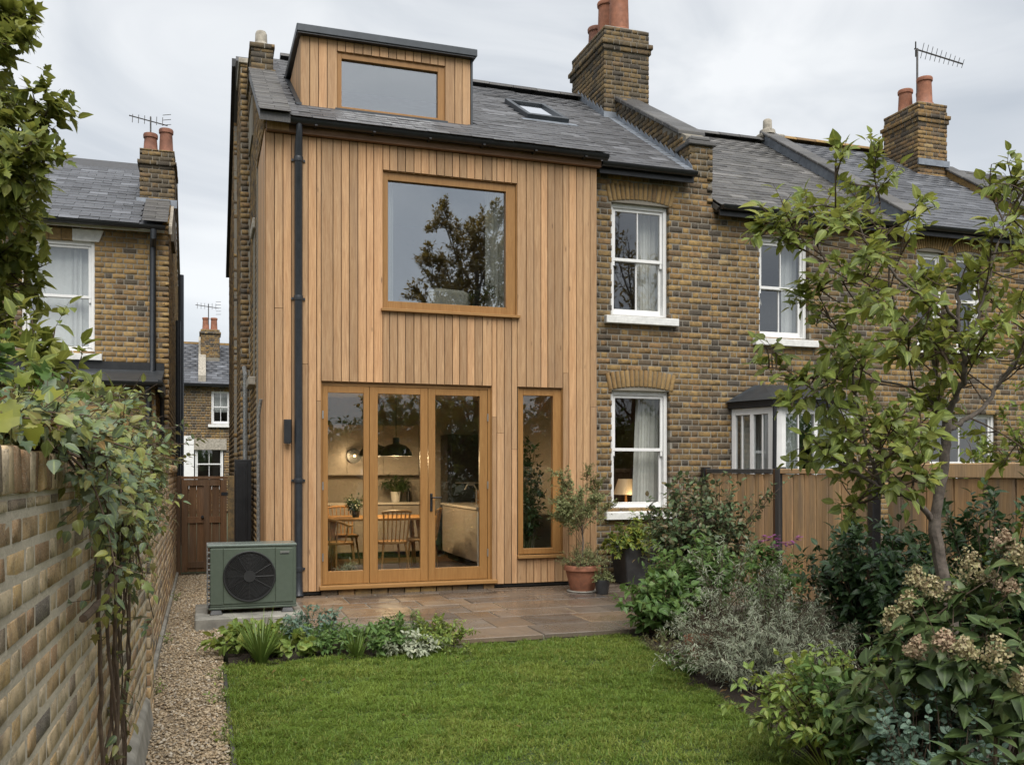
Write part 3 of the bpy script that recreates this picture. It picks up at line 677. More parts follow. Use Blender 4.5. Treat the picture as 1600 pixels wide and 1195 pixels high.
# boards on the side return
n = 12; zt = lambda yy: 5.88+.02*(yy-D)
for i in range(n):
    a = D+.024+i*(1.5/n); b = a+1.5/n-.006; MB().box(.716, .738, a, b, .13, zt(a)).build('board', M_larch, TH, bevel=.0025)
bx('corner_trim', M_larch, TH, .714, .7215, D-.004, D+.022, .13, 5.815, .002)
# dark membrane behind the boards, with the openings left free
mb = MB(); backing(mb, (.73, D+.026, 0), 0, 0, 4.42, .09, 5.84, [(h[0]-.73, h[1]-.73, h[2], h[3]) for h in OPEN], .10, 0, 0); mb.box(.742, .80, D+.13, 13.4, .09, 5.85)
mb.build('wall_membrane', M_dark, TH)
# linings of the openings
for h in OPEN:
    z0 = max(h[2], .13); m = MB(); y0, y1 = D+.024, D+.13
    m.box(h[0]-.004, h[0]+.010, y0, y1, z0, h[3]).box(h[1]-.010, h[1]+.004, y0, y1, z0, h[3]).box(h[0]+.010, h[1]-.010, y0, y1, h[3]-.010, h[3]+.004)
    m.build('reveal', M_oak_v, TH)
def pane(parent, x0, x1, y, z0, z1, mat, name='pane'):
    return MB().box(x0, x1, y, y+.006, z0, z1).build(name, mat, parent)
def frame(parent, name, x0, x1, y0, y1, z0, z1, l, r, t, b, mat=None):
    """stiles with rails between them, one mesh; rails stand 1.5 mm back so that the joints show"""
    mat = mat or M_oak_v
    return MB().box(x0, x0+l, y0, y1, z0, z1).box(x1-r, x1, y0, y1, z0, z1).box(x0+l, x1-r, y0+.0015, y1, z1-t, z1-.0003).box(x0+l, x1-r, y0+.0015, y1, z0+.0003, z0+b).build(name, mat, parent, bevel=.003)
FY = D+.045
wn = frame(TH, 'window', 2.19, 3.99, FY, FY+.08, 3.73, 5.488, .065, .135, .10, .10)
pane(wn, 2.24, 3.87, FY+.045, 3.82, 5.40, M_glass); bx('casement_bead', M_oak_v, wn, 3.853, 3.866, FY-.006, FY-.0005, 3.83, 5.39)
bx('sill', M_oak_h, wn, 2.155, 4.03, D-.055, D+.05, 3.685, 3.722, .004)
wn = frame(TH, 'window', 4.03, 4.65, FY, FY+.08, .512, 2.758, .070, .118, .098, .075)
pane(wn, 4.09, 4.54, FY+.045, .57, 2.67, M_glass_d); bx('sill', M_oak_h, wn, 4.0, 4.685, D-.05, D+.05, .462, .502, .004)
MB().box(4.015, 4.028, FY-.02, FY+.0, 1.36, 1.47).build('handle', M_black, wn)
# the glazed doors
bx('door_frame', M_oak_v, TH, 1.41, 1.425, FY, FY+.09, .20, 2.755); bx('door_frame', M_oak_v, TH, 3.598, 3.635, FY-.004, FY+.09, .20, 2.755); bx('door_frame', M_oak_h, TH, 1.425, 3.598, FY, FY+.09, 2.722, 2.758)
bx('threshold', M_oak_h, TH, 1.375, 3.70, D-.085, D+.15, .150, .196, .005)
mb = MB(); x = 1.40
while x < 3.66:
    bx('brick', M_brick, TH, x, min(x+.20, 3.67), D-.03, D+.05, .072, .147, .004); x += .212
for k, (a, b, l, r) in enumerate(((1.428, 2.012, .062, .072), (2.018, 2.782, .106, .100), (2.788, 3.594, .094, .105))):
    d = frame(TH, 'door', a, b, FY+.004, FY+.060, .203, 2.716, l, r, .085, .165)
    pane(d, a+l-.012, b-r+.012, FY+.03, .36, 2.64, M_glass_d)
    for q in (.55, 1.45, 2.35):
        if k == 0: MB().box(a-.010, a+.006, FY-.006, FY+.003, q-.05, q+.05).build('hinge', M_steel, d)
        if k == 2: MB().box(b-.004, b+.010, FY-.012, FY+.003, q-.05, q+.05).build('hinge', M_steel, d)
    if k == 2:
        hd = MB().box(a+.022, a+.056, FY-.010, FY+.0035, 1.11, 1.345).build('handle', M_black, d, bevel=.006)
        MB().tube([(a+.039, FY-.008, 1.29), (a+.039, FY-.055, 1.29), (a+.055, FY-.062, 1.29), (a+.165, FY-.062, 1.288)], .0095, 8).build('lever', M_black, hd, True)
        MB().lathe((a+.039, FY-.012, 1.17), [(.008, -.008), (.008, .008)], 8).build('keyhole', M_dark, hd)
# fascia, gutter, downpipe
bx('fascia', M_fascia, TH, .73, 5.20, D-.075, D-.003, 5.818, 5.915, .004); bx('soffit', M_dark, TH, .73, 5.2, D-.065, D+.13, 5.916, 5.935)
bx('corner_block', M_larch, TH, .735, 1.0, D-.078, D-.0755, 5.835, 5.93)
gutter(TH, .97, 5.26, D-.15, 5.962, M_black, .066)
for i in range(6): bx('gutter_bracket', M_black, TH, 1.3+i*.72, 1.33+i*.72, D-.222, D-.07, 5.885, 5.90)
dp = MB().tube([(1.115, D-.15, 5.93), (1.115, D-.15, 5.80), (1.115, D-.062, 5.66), (1.115, D-.062, .30), (1.115, D-.075, .16), (1.115, D-.10, .085)], [.036, .040, .050, .050, .052, .060], 14).build('downpipe', M_navy, TH, True)
for q in (5.50, 3.78, 1.52, .42):
    MB().lathe((1.115, D-.062, q), [(.056, -.03), (.058, -.02), (.058, .02), (.056, .03)], 14).build('collar', M_navy, dp, True); bx('bracket', M_navy, dp, 1.03, 1.20, D-.02, D-.003, q-.014, q+.014)
# roof
RA0, RA1 = (D-.20, 5.965), (15.83, 8.44)
RB0, RB1 = (11.97, 5.955), (15.83, 8.43)
FR = (20.25, 5.78)
roof = MB().prism([(.95, RA0[0], RA0[1]-.02), (.95, RA1[0], RA1[1]-.02), (.95, RA1[0], RA1[1]-.09), (.95, RA0[0]+.08, RA0[1]-.05)], (4.32, 0, 0)).prism([(.50, RA1[0], RA1[1]-.02), (.50, FR[0], FR[1]), (.50, FR[0], FR[1]-.07), (.50, RA1[0], RA1[1]-.09)], (4.8, 0, 0)).build('roof', M_slate, TH)
sl = ([], [])
DX0, DX1, DY, DZ0, DZ1 = 1.195, 3.485, 12.28, 6.36, 7.30
slates(sl, .98, 5.262, *RA0, *RA1, .150, .29, lambda x, y: (DX0-.02 < x < DX1+.02 and y > DY+.02 and y < 14.4) or (4.66 < x < 5.36 and 13.3 < y < 14.42))
pieces(roof, 'slate', PLAINB, *sl, M_slate, 300, 'slates')
ridge_tiles(roof, 1.2, 6.6, 15.83, 8.46, M_slate_o)
# slate-covered parapet at the left verge, brick below it
zA = lambda y: RA0[1]+(RA1[1]-RA0[1])*(y-RA0[0])/(RA1[0]-RA0[0])
cp = MB().prism([(.64, RA0[0]-.06, zA(RA0[0]-.06)+.05), (.64, 14.3, zA(14.3)+.05), (.64, 14.3, zA(14.3)-.10), (.64, RA0[0]-.06, zA(RA0[0]-.06)-.06)], (.36, 0, 0)).build('verge_coping', M_slate_o, TH)
sl = ([], []); slates(sl, .63, 1.01, RA0[0]-.08, zA(RA0[0]-.08)+.06, 14.3, zA(14.3)+.06, .125, .38); pieces(cp, 'slate', PLAINB, *sl, M_slate_o, 100, 'slates')
# dormer
dm = bx('dormer', M_dark, TH, DX0+.03, DX1-.03, DY+.03, DY+.05, DZ0, DZ1); 
dm.data.clear_geometry(); q = MB().box(DX0+.03, DX0+.12, DY+.12, 14.2, 6.2, DZ1).box(DX1-.12, DX1-.03, DY+.12, 14.2, 6.2, DZ1)
backing(q, (DX0, DY+.026, 0), 0, .03, DX1-DX0-.03, 6.30, DZ1, [(1.665-DX0, 3.125-DX0, 6.39, 7.155)], .1, 0, 0); dm.data.from_pydata(q.v, [], q.f); dm.data.update()
DW = (1.665, 3.125, 6.39, 7.155)
clad_front(dm, DX0, DX1, DY, 6.372, DZ1, [DW], .112, M_larch)
for i in range(14):
    a = DY+.026+i*.14; za = zA(a)+.045
    if za < DZ1-.05: MB().prism([(DX0-.002, a, za), (DX0-.002, a+.134, za+.134*.585), (DX0-.002, a+.134, DZ1), (DX0-.002, a, DZ1)], (.022, 0, 0)).build('board', M_larch, dm, bevel=.002)
MB().prism([(DX1, DY+.02, zA(DY)+.03), (DX1, 14.3, zA(14.3)+.03), (DX1, 14.3, DZ1), (DX1, DY+.02, DZ1)], (.022, 0, 0)).build('cheek', M_zinc, dm)
bx('corner_trim', M_zinc, dm, DX1+.001, DX1+.028, DY-.012, DY+.06, 6.39, DZ1)
rf = MB().prism([(DX0-.06, DY-.10, DZ1+.002), (DX0-.06, DY-.10, DZ1+.10), (DX0-.06, 14.45, DZ1+.20), (DX0-.06, 14.45, DZ1+.102)], (DX1-DX0+.13, 0, 0)).build('dormer_roof', M_zinc, dm, bevel=.008)
bx('soffit', M_black, dm, DX0-.045, DX1+.05, DY-.085, DY+.1, DZ1-.014, DZ1+.001)
dw = frame(dm, 'window', DW[0]+.006, DW[1]-.006, DY+.03, DY+.10, DW[2]+.004, DW[3]-.006, .055, .09, .075, .05)
pane(dw, DW[0]+.05, DW[1]-.08, DY+.075, DW[2]+.045, DW[3]-.07, M_glass)
bx('sill', M_zinc, dw, DW[0]-.03, DW[1]+.03, DY-.04, DY+.05, DW[2]-.03, DW[2]+.002)
m = MB().box(DW[0]-.003, DW[0]+.006, DY+.024, DY+.11, DW[2], DW[3]).box(DW[1]-.006, DW[1]+.003, DY+.024, DY+.11, DW[2], DW[3]).box(DW[0], DW[1], DY+.024, DY+.11, DW[3]-.006, DW[3]+.003).build('reveal', M_oak_v, dm)
bx('apron', M_zinc, dm, DX0-.03, DX1+.03, DY-.05, DY+.03, 6.335, 6.368)
MB().prism([(DX0-.06, DY-.03, zA(DY-.03)+.035), (DX0-.06, 14.2, zA(14.2)+.035), (DX0-.06, 14.2, zA(14.2)+.055), (DX0-.06, DY-.03, zA(DY-.03)+.06)], (.07, 0, 0)).build('flashing', M_zinc, dm)
room(dm, DX0+.13, DX1-.13, DY+.14, 14.1, 6.15, DZ1-.03, M_wallin, M_floor_in, M_ceil, 'loft_room')
# rooflight
sx0, sx1, sy0, sy1 = 4.66, 5.34, 13.30, 14.42; ang = math.atan2(RA1[1]-RA0[1], RA1[0]-RA0[0])
def onroof(x, y, h):
    return (x, y-h*math.sin(ang), zA(y)+h*math.cos(ang))
def slab(x0, x1, y0, y1, h0, h1, mat, parent, name, bevel=.004):
    return MB().prism([onroof(x0, y0, h1), onroof(x1, y0, h1), onroof(x1, y1, h1), onroof(x0, y1, h1)], Vector(onroof(0, 0, h0))-Vector(onroof(0, 0, h1))).build(name, mat, parent, bevel=bevel)
rl = slab(sx0, sx0+.075, sy0+.09, sy1-.08, .0, .10, M_zinc, TH, 'rooflight')
for a in ((sx1-.075, sx1, sy0+.09, sy1-.08), (sx0, sx1, sy0, sy0+.09), (sx0, sx1, sy1-.08, sy1)): slab(*a, .0, .102, M_zinc, rl, 'frame')
slab(sx0+.075, sx1-.075, sy0+.09, sy1-.08, .055, .065, glass('rooflight_glass', .9), rl, 'pane', 0); slab(sx0+.075, sx1-.075, sy0+.09, sy1-.08, .0, .02, M_white, rl, 'blind', 0)
slab(sx0-.1, sx1+.12, sy0-.12, sy0, .026, .034, M_lead, rl, 'apron', 0)
# side wall of brick, in three depths, with its pier, window and stone
A, L = [], []; mb = MB()
def side(x, y0, y1, z1, holes=(), keep=None):
    rows = flemish(0, y1-y0, 0, z1, .085, .202, .096, .0145, holes, keep); a, l, _ = brick_xf(rows, (x, y1, 0), -math.pi/2, .1, 0, .0015); A.extend(a); L.extend(l)
gz = lambda y: zA(min(y, 15.83))-.06 if y < 15.83 else 8.38-(y-15.83)*(2.6/4.42)
side(.695, 13.42, 15.2, 8.4, [(15.2-14.35, 15.2-13.75, 3.0, 5.1)], lambda u, v: v < gz(15.2-u))
side(.55, 15.2, 16.9, 8.05); side(.50, 16.9, 20.2, 8.4, (), lambda u, v: v < gz(20.2-u))
rows = flemish(0, .15, 0, 8.05, .085, .14, .1, .012); a, l, _ = brick_xf(rows, (.553, 15.2, 0), 0, .1); A += a; L += l
rows = flemish(0, .05, 0, 7.6, .085, .045, .04, .012); 
sw = MB().prism([(.699, 13.4, 0), (.699, 15.25, 0), (.699, 15.25, gz(15.25)), (.699, 13.4, gz(13.4))], (.2, 0, 0)).prism([(.554, 15.206, 0), (.554, 16.89, 0), (.554, 16.89, 8.04), (.554, 15.206, 8.04)], (.3, 0, 0)).prism([(.504, 16.9, 0), (.504, 20.2, 0), (.504, 20.2, gz(20.2)), (.504, 16.9, gz(16.9))], (.3, 0, 0)).prism([(.715, D+.14, 5.86), (.715, 13.42, 5.86), (.715, 13.42, gz(13.42)), (.715, D+.14, gz(D+.14))], (.2, 0, 0)).build('side_wall', M_mortar, TH)
pieces(sw, 'brick', PLAINB, A, L, M_brick, 260, 'brickwork')
A, L = [], []; rows = flemish(0, 1.6, 5.86, 7.4, .085, .202, .096, .0145, (), lambda u, v: v < gz(13.42-u)-.02); a, l, _ = brick_xf(rows, (.70, 13.42, 0), -math.pi/2, .1, 0, .003); pieces(sw, 'brick', PLAINB, a, l, M_brick, 40, 'brickwork')
bx('pier_cap', M_stone, TH, .52, .9, 15.17, 16.93, 8.05, 8.13, .01)
MB().prism([(.44, 15.95, 8.43), (.44, FR[0]+.1, FR[1]+.02), (.44, FR[0]+.1, FR[1]-.1), (.44, 15.95, 8.30)], (.07, 0, 0)).build('barge_board', M_black, TH)
bx('side_sill', M_stone, TH, .60, .72, 13.66, 14.45, 2.86, 2.98, .01); bx('side_lintel', M_stone, TH, .66, .70, 13.7, 14.4, 5.1, 5.25, .01)
bx('side_window', M_dark, TH, .78, .80, 13.75, 14.35, 3.0, 5.1)
MB().tube([(.60, 14.7, 0), (.60, 14.7, 3.1), (.60, 15.1, 3.25)], .035, 8).build('side_pipe', M_galv, TH, True)
# stump of a stack on the left verge
st = chimney(TH, 'verge_stack', .665, .985, 14.22, 15.3, 7.2, 7.98, [(7.52, 7.60, .03), (7.90, 7.98, .02)], M_brick_c)
MB().lathe((.82, 14.42, 7.98), [(.13, 0), (.12, .05), (.09, .08), (.085, .22), (.07, .25)], 10).build('chimney_pot', M_stone, st, True)
# conduit, wall lamp
MB().tube([(.665, 12.25, .3), (.665, 12.25, 2.35), (.69, 12.2, 2.55)], .022, 8).build('conduit', M_galv, TH, True)
wl = thing('wall_lamp', (.98, D-.05, 1.98), 'slim black up-and-down wall lamp on the cladding left of the downpipe', 'wall lamp')
bx('lamp_body', M_black, wl, .937, 1.025, D-.11, D-.035, 1.98, 2.275, .006); bx('mounting_plate', M_black, wl, .955, 1.007, D-.035, D-.003, 2.07, 2.19)
bx('lamp_lens', M_steel, wl, .95, 1.012, D-.098, D-.047, 1.976, 1.9805)
# ---- rooms of this house
room(TH, 1.0, 5.05, D+.20, 15.75, .20, 2.86, M_wallin, M_floor_in, M_ceil, 'kitchen')
room(TH, 1.2, 5.0, D+.20, 15.4, 3.05, 5.75, M_wallin, M_floor_in, M_ceil, 'bedroom')
# ------------------------------------------------------------------ kitchen things
kt = thing('kitchen_run', (2.6, 15.45, .2), 'pale kitchen units with worktop along the back wall', 'kitchen units')
bx('base_unit', M_kit, kt, 1.02, 3.6, 15.12, 15.72, .30, 1.075); bx('plinth', M_dark, kt, 1.02, 3.6, 15.17, 15.72, .2, .298); bx('worktop', M_top, kt, 1.02, 3.62, 15.08, 15.73, 1.078, 1.115, .003)
for i in range(4): bx('unit_door', M_kit, kt, 1.03+i*.645, 1.66+i*.645, 15.10, 15.118, .31, 1.06, .003)
bx('wall_unit', M_kit, kt, 1.02, 3.45, 15.38, 15.73, 1.56, 2.40)
for i in range(4): bx('unit_door', M_kit, kt, 1.03+i*.607, 1.63+i*.607, 15.36, 15.378, 1.565, 2.395, .003)
tw = thing('doorway_stand_in', (4.2, 15.5, .2), 'tall black glass oven unit in the kitchen corner', 'oven')  # made-up black unit standing in for a dark doorway opening
bx('carcass', M_kitd, tw, 3.92, 4.95, 15.25, 15.73, .2, 2.25); bx('unit_front', M_black, tw, 3.98, 4.55, 15.22, 15.248, .9, 1.5, .004); bx('unit_front', M_black, tw, 3.98, 4.55, 15.22, 15.248, 1.55, 2.1, .004); bx('handle', M_steel, tw, 4.04, 4.5, 15.19, 15.2, 1.42, 1.44)
isl = thing('kitchen_island', (4.15, 13.9, .2), 'kitchen island with pale worktop behind the right door', 'kitchen island')
bx('cabinet', M_kit, isl, 3.76, 4.6, 12.85, 14.9, .31, 1.07); bx('plinth', M_dark, isl, 3.82, 4.55, 12.9, 14.85, .2, .308); bx('worktop', M_top, isl, 3.72, 4.64, 12.80, 14.94, 1.073, 1.11, .003)
for i in range(3): bx('panel', M_kit, isl, 3.742, 3.758, 12.86+i*.68, 13.53+i*.68, .32, 1.06, .003)
bx('end_panel', M_white, isl, 3.745, 4.61, 12.822, 12.845, .205, 1.071)
tp = thing('tap', (4.1, 14.1, 1.11), 'steel swan-neck tap on the kitchen island', 'tap')
MB().tube([(4.1, 14.1, 1.11), (4.1, 14.1, 1.34), (4.05, 14.1, 1.42), (3.95, 14.1, 1.42), (3.91, 14.1, 1.34)], .013, 8).build('spout', M_steel, tp, True); MB().tube([(4.1, 14.1, 1.16), (4.19, 14.1, 1.2)], .009, 6).build('lever', M_steel, tp, True)
kb = bx('knife_block', M_furn, None, 4.2, 4.32, 14.4, 14.5, 1.112, 1.32); tag(kb, 'pale wooden block on the far end of the kitchen island', 'knife block')
bt = MB().lathe((3.28, 15.4, 1.116), [(.035, 0), (.035, .16), (.014, .2), (.014, .25)], 12).build('bottle', M_black, None, True); tag(bt, 'dark bottle beside the potted plant on the kitchen worktop', 'bottle')
def lit(loc, e, r, col=(1, .68, .36)):
    l = bpy.data.lights.new('lamp_light', 'POINT'); l.energy = e; l.shadow_soft_size = r; l.color = col; o = bpy.data.objects.new('lamp_light', l); COL.objects.link(o); o.location = loc; return o
for nm, x, y, lab in (('pendant_lamp', 2.68, 13.45, 'dark dome pendant lamp hanging in front over the dining table'), ('pendant_lamp', 2.46, 14.0, 'dark dome pendant lamp half hidden behind the nearer one')):
    pl = thing(nm, (x, y, 1.86), lab, 'pendant lamp')
    z = 1.86; prof = [(.235, 0), (.232, .02), (.21, .085), (.15, .145), (.06, .175), (.05, .18), (.05, .26), (.02, .27)]
    n = 24; v = []; f = []
    for r_, h in prof+[(max(r_-.008, .01), h-.004) for r_, h in prof[::-1]]:
        for k in range(n): a = 2*math.pi*k/n; v.append((x+r_*math.cos(a), y+r_*math.sin(a), z+h))
    for i in range(2*len(prof)-1):
        for k in range(n): a = i*n+k; b = i*n+(k+1) % n; f.append((a, b, b+n, a+n))
    MB().add(v, f).build('lamp_shade', M_black, pl, True)
    MB().tube([(x, y, z+.26), (x, y, 2.84)], .006, 6).build('cord', M_black, pl); MB().lathe((x, y, 2.815), [(.05, 0), (.06, .04)], 14).build('ceiling_rose', M_black, pl)
    MB().lathe((x, y, z+.05), [(.02, -.03), (.04, 0), (.03, .04), (.015, .06)], 12).build('bulb', M_bulb, pl, True)
    lo = lit((x, y, z+.0), 26, .06); lo.parent = pl; lo.location = (0, 0, 0)
scn_l = thing('wall_sconce', (2.35, 15.3, 1.88), 'round brass wall light glowing beside the kitchen units', 'wall light')
MB().tube([(2.35, 15.34, 1.88), (2.35, 15.28, 1.88)], .12, 20).build('backplate', M_black, scn_l); MB().tube([(2.35, 15.27, 1.88), (2.35, 15.24, 1.88)], .022, 14).build('bulb', M_bulb, scn_l)
lo = lit((2.35, 15.1, 1.9), 1.2, .05); lo.parent = scn_l; lo.location = (-.1, -.12, 0)
# dining table and chairs
tb = thing('dining_table', (2.4, 13.75, .2), 'round-cornered oak dining table behind the glazed doors', 'table')
MB().prism([(2.4+.95*math.copysign(abs(math.cos(a))**.5, math.cos(a)), 13.75+.5*math.copysign(abs(math.sin(a))**.5, math.sin(a)), .955) for a in [2*math.pi*k/40 for k in range(40)]], (0, 0, -.035)).build('tabletop', M_furn, tb, bevel=.006)
for sx in (-1, 1):
    for sy_ in (-1, 1): MB().tube([(2.4+sx*.62, 13.75+sy_*.26, .92), (2.4+sx*.70, 13.75+sy_*.33, .2)], [.042, .026], 10).build('leg', M_furn, tb, True)
def chair(x, y, rot, label, arms=False):
    c = thing('dining_chair', (x, y, .2), label, 'chair', 'oak chairs around the dining table'); c.rotation_euler = (0, 0, rot); ORG[c.name] = Vector((0, 0, 0))
    MB().prism([(.22*math.copysign(abs(math.cos(a))**.6, math.cos(a)), .21*math.copysign(abs(math.sin(a))**.6, math.sin(a)), .45) for a in [2*math.pi*k/28 for k in range(28)]], (0, 0, -.035)).build('seat', M_furn, c, bevel=.006)
    for sx in (-1, 1):
        for sy_ in (-1, 1): MB().tube([(sx*.16, sy_*.15, .43), (sx*.21, sy_*.20, 0)], [.018, .012], 8).build('leg', M_furn, c, True)
    if arms:
        P = [(.27*math.cos(a), -.03-.24*math.sin(a), .68+.10*max(0, math.sin(a))) for a in [math.pi*(-.15+1.3*k/18) for k in range(19)]]
        MB().tube(P, .018, 8).build('arm_bow', M_furn, c, True)
        for k in (2, 5, 7, 9, 11, 13, 16): q = P[k]; MB().tube([(q[0]*.75, q[1]*.8, .44), q], .010, 6).build('spindle', M_furn, c, True)
    else:
        MB().tube([(-.22, -.24, .86), (-.1, -.27, .875), (.1, -.27, .875), (.22, -.24, .86)], [.016, .022, .022, .016], 8).build('top_rail', M_furn, c, True)
        for k in range(7): a = -.17+k*.0567; MB().tube([(a, -.185, .44), (a*1.15, -.255, .865)], .008 if 0 < k < 6 else .013, 6).build('spindle', M_furn, c, True)
chair(2.52, 13.02, .15, 'oak spindle-back chair with its back to the middle door')
chair(1.75, 13.1, -.9, 'oak armchair with curved back behind the left door', True)
chair(3.05, 13.35, 1.2, 'oak chair at the right end of the dining table')
chair(2.05, 14.4, 3.2, 'oak chair on the far side of the dining table')
# bedroom
curtain(TH, 2.21, 2.36, D+.24, 3.2, 5.7, M_curt, 3, .03); curtain(TH, 3.62, 4.1, D+.24, 3.2, 5.7, M_curt, 5, .04)
ac = thing('armchair', (3.15, 12.6, 3.05), 'pale throw-covered armchair behind the big upstairs window', 'armchair')
m = MB().prism([(2.88, 12.2, 3.05), (2.88, 12.2, 4.04), (2.93, 12.2, 4.12), (3.42, 12.2, 4.10), (3.47, 12.2, 4.04), (3.47, 12.2, 3.05)], (0, .22, 0)).build('backrest', M_fabric, ac, bevel=.05); bx('seat', M_fabric, ac, 2.9, 3.45, 12.53, 13.1, 3.05, 3.5, .05)
# ------------------------------------------------------------------ the brick houses to the right
def terrace(name, label, x0, x1, zeave, ridge_z, wins, slate, tile_mat, brick, nb, ns, eave_y=11.97, wall_y=12.15, wall_x0=None, wall_x1=None, share=(False, False)):
    h = thing(name, (x0, wall_y, 0), label, 'house'); wx = x0 if wall_x0 is None else wall_x0; w1 = x1 if wall_x1 is None else wall_x1
    holes = [(a-wx, b-wx, c, d) for a, b, c, d, *_ in wins]
    rows = flemish(0, w1-wx, 0, zeave+.05, .0855, .202, .096, .0145, holes, lambda u, v: not any(a-wx-.085 < u < b-wx+.085 and d-.0 < v < d+.25+.05*(1-abs((2*u-(a+b-2*wx))/(b-a))) for a, b, c, d, *k in wins if k and k[0] == 'arch'), share, wx-5.175)
    a, l, s_ = brick_xf(rows, (wx, wall_y, 0), 0, .1, 0, .003)
    mb = MB(); backing(mb, (wx, wall_y, 0), 0, 0, w1-wx, 0, zeave+.1, holes, .22); wl = mb.build('rear_wall', M_mortar, h)
    pieces(wl, 'brick', WORN, a, l, brick, nb, 'brickwork')
    for a_, b_, c_, d_, *k in wins:
        if k and k[0] == 'arch':
            arch(h, a_, b_, d_, wall_y, .06, .25, 15)
    r0, r1 = (eave_y, zeave+.04), (15.83, ridge_z)
    rf = MB().prism([(x0, r0[0], r0[1]-.02), (x0, r1[0], r1[1]-.02), (x0, r1[0], r1[1]-.09), (x0, r0[0]+.08, r0[1]-.05)], (x1-x0, 0, 0)).prism([(x0, r1[0], r1[1]-.02), (x0, FR[0], zeave), (x0, FR[0], zeave-.07), (x0, r1[0], r1[1]-.09)], (x1-x0, 0, 0)).build('roof', slate, h)
    sl = ([], []); slates(sl, x0, x1, *r0, *r1, .155, .29); pieces(rf, 'slate', PLAINB, *sl, slate, ns, 'slates')
    gutter(h, x0+.02, x1-.02, eave_y-.055, zeave+.035, M_black, .062); bx('fascia', M_black, h, x0+.02, x1-.02, eave_y+.01, eave_y+.04, zeave-.10, zeave+.035)
    bx('eaves_board', M_black, h, x0+.02, x1-.02, eave_y+.041, wall_y+.05, zeave-.03, zeave+.0)
    return h
H1 = terrace('brick_terrace_house', 'narrow yellow-brick house rear with two sash windows beside the timber cladding', 5.265, 6.80, 5.93, 8.43,
    [(5.55, 6.465, 3.88, 5.49, 'arch'), (5.55, 6.475, 1.075, 2.79, 'arch')], M_slate, M_slate_o, M_brick, 300, 150, wall_x0=5.175, wall_x1=7.187, share=(False, True))
sash(H1, 5.55, 6.465, 3.88, 5.49, 12.23, M_glass_s); sash(H1, 5.55, 6.475, 1.075, 2.79, 12.23, M_glass_d, False)
room(H1, 5.28, 6.75, 12.40, 15.2, .3, 3.0, M_wallwarm, M_floor_in, M_ceil, 'sitting_room'); room(H1, 5.28, 6.75, 12.40, 15, 3.3, 5.75, M_wallin, M_floor_in, M_ceil, 'back_bedroom')
curtain(H1, 6.12, 6.5, 12.52, .6, 2.95, M_curt, 5, .04, -.1); curtain(H1, 6.1, 6.5, 12.5, 3.4, 5.7, M_curt, 5, .04)
lp = thing('table_lamp', (6.22, 13.1, .9), 'lit table lamp with pleated shade behind the lower sash window', 'table lamp')
MB().lathe((6.22, 13.1, .9), [(.09, 0), (.09, .02), (.02, .05), (.05, .14), (.02, .3), (.01, .42)], 14).build('lamp_base', M_furn, lp, True); MB().lathe((6.22, 13.1, 1.27), [(.20, 0), (.12, .24)], 22).build('lamp_shade', M_glow, lp, True)
lo = lit((6.22, 13.0, 1.3), 1.3, .12); lo.parent = lp; lo.location = (0, -.25, .35)
sd_ = thing('side_table', (6.22, 13.1, .3), 'dark side table under the lit lamp', 'table'); bx('tabletop', M_furn, sd_, 5.9, 6.5, 12.85, 13.35, .86, .897)
for sx in (5.94, 6.44):
    for q in (12.9, 13.3): bx('leg', M_furn, sd_, sx, sx+.04, q-.02, q+.02, .3, .858)
# party-wall parapet and chimney between the first two brick houses
zB = lambda y: 5.97+(8.43-5.97)*(y-11.97)/(15.83-11.97)
pt = MB().prism([(6.815, 12.28, zB(12.28)-.3), (6.815, 14.72, zB(14.72)-.3), (6.815, 14.72, zB(14.72)+.36), (6.815, 12.28, zB(12.28)+.46)], (.35, 0, 0)).box(6.81, 7.18, 12.142, 12.46, 5.99, 6.44).build('parapet', M_mortar, H1)
A, L = [], []
rows = flemish(0, 2.6, 5.8, 8.3, .085, .202, .096, .0145, (), lambda u, v: zB(14.8-u)-.06 < v < zB(14.8-u)+.36); a, l, _ = brick_xf(rows, (6.80, 14.8, 0), -math.pi/2, .09, 0, .003); A += a; L += l
rows = flemish(0, .38, 5.985, 6.44, .0855, .18, .088, .0145); a, l, _ = brick_xf(rows, (6.803, 12.135, 0), 0, .09, 0, .002); A += a; L += l
rows = flemish(0, .36, 5.3, 6.44, .083, .17, .088, .012, (), lambda u, v: v > zB(12.48-u)-.1); a, l, _ = brick_xf(rows, (6.797, 12.50, 0), -math.pi/2, .09, 0, .002); A += a; L += l
rows = flemish(0, .36, 5.6, 6.44, .083, .17, .088, .012); a, l, _ = brick_xf(rows, (7.186, 12.139, 0), math.pi/2, .09, 0, .002); A += a; L += l
rows = flemish(0, 2.6, 5.4, 8.3, .085, .202, .096, .0145, (), lambda u, v: zB(12.2+u)-.9 < v < zB(12.2+u)+.34); a, l, _ = brick_xf(rows, (7.175, 12.2, 0), math.pi/2, .09, 0, .003); A += a; L += l
pieces(pt, 'brick', WORN, A, L, M_brick_c, 300, 'brickwork')
for i in range(9):
    a = 12.42+i*.255; b = a+.247; hz = lambda y: zB(y)+.44-.04*(y-12.3)
    MB().prism([(6.765, a, hz(a)), (6.765, b, hz(b)), (6.765, b, hz(b)+.075), (6.765, a, hz(a)+.075)], (.46, 0, 0)).build('coping_stone', M_slate_o, pt, bevel=.012)
bx('pier_cap', M_slate_o, pt, 6.765, 7.225, 12.095, 12.54, 6.445, 6.51, .012); bx('pier_cap', M_slate_o, pt, 6.82, 7.17, 12.15, 12.5, 6.512, 6.60, .03)
v = []; fl = MB(); y = 12.05
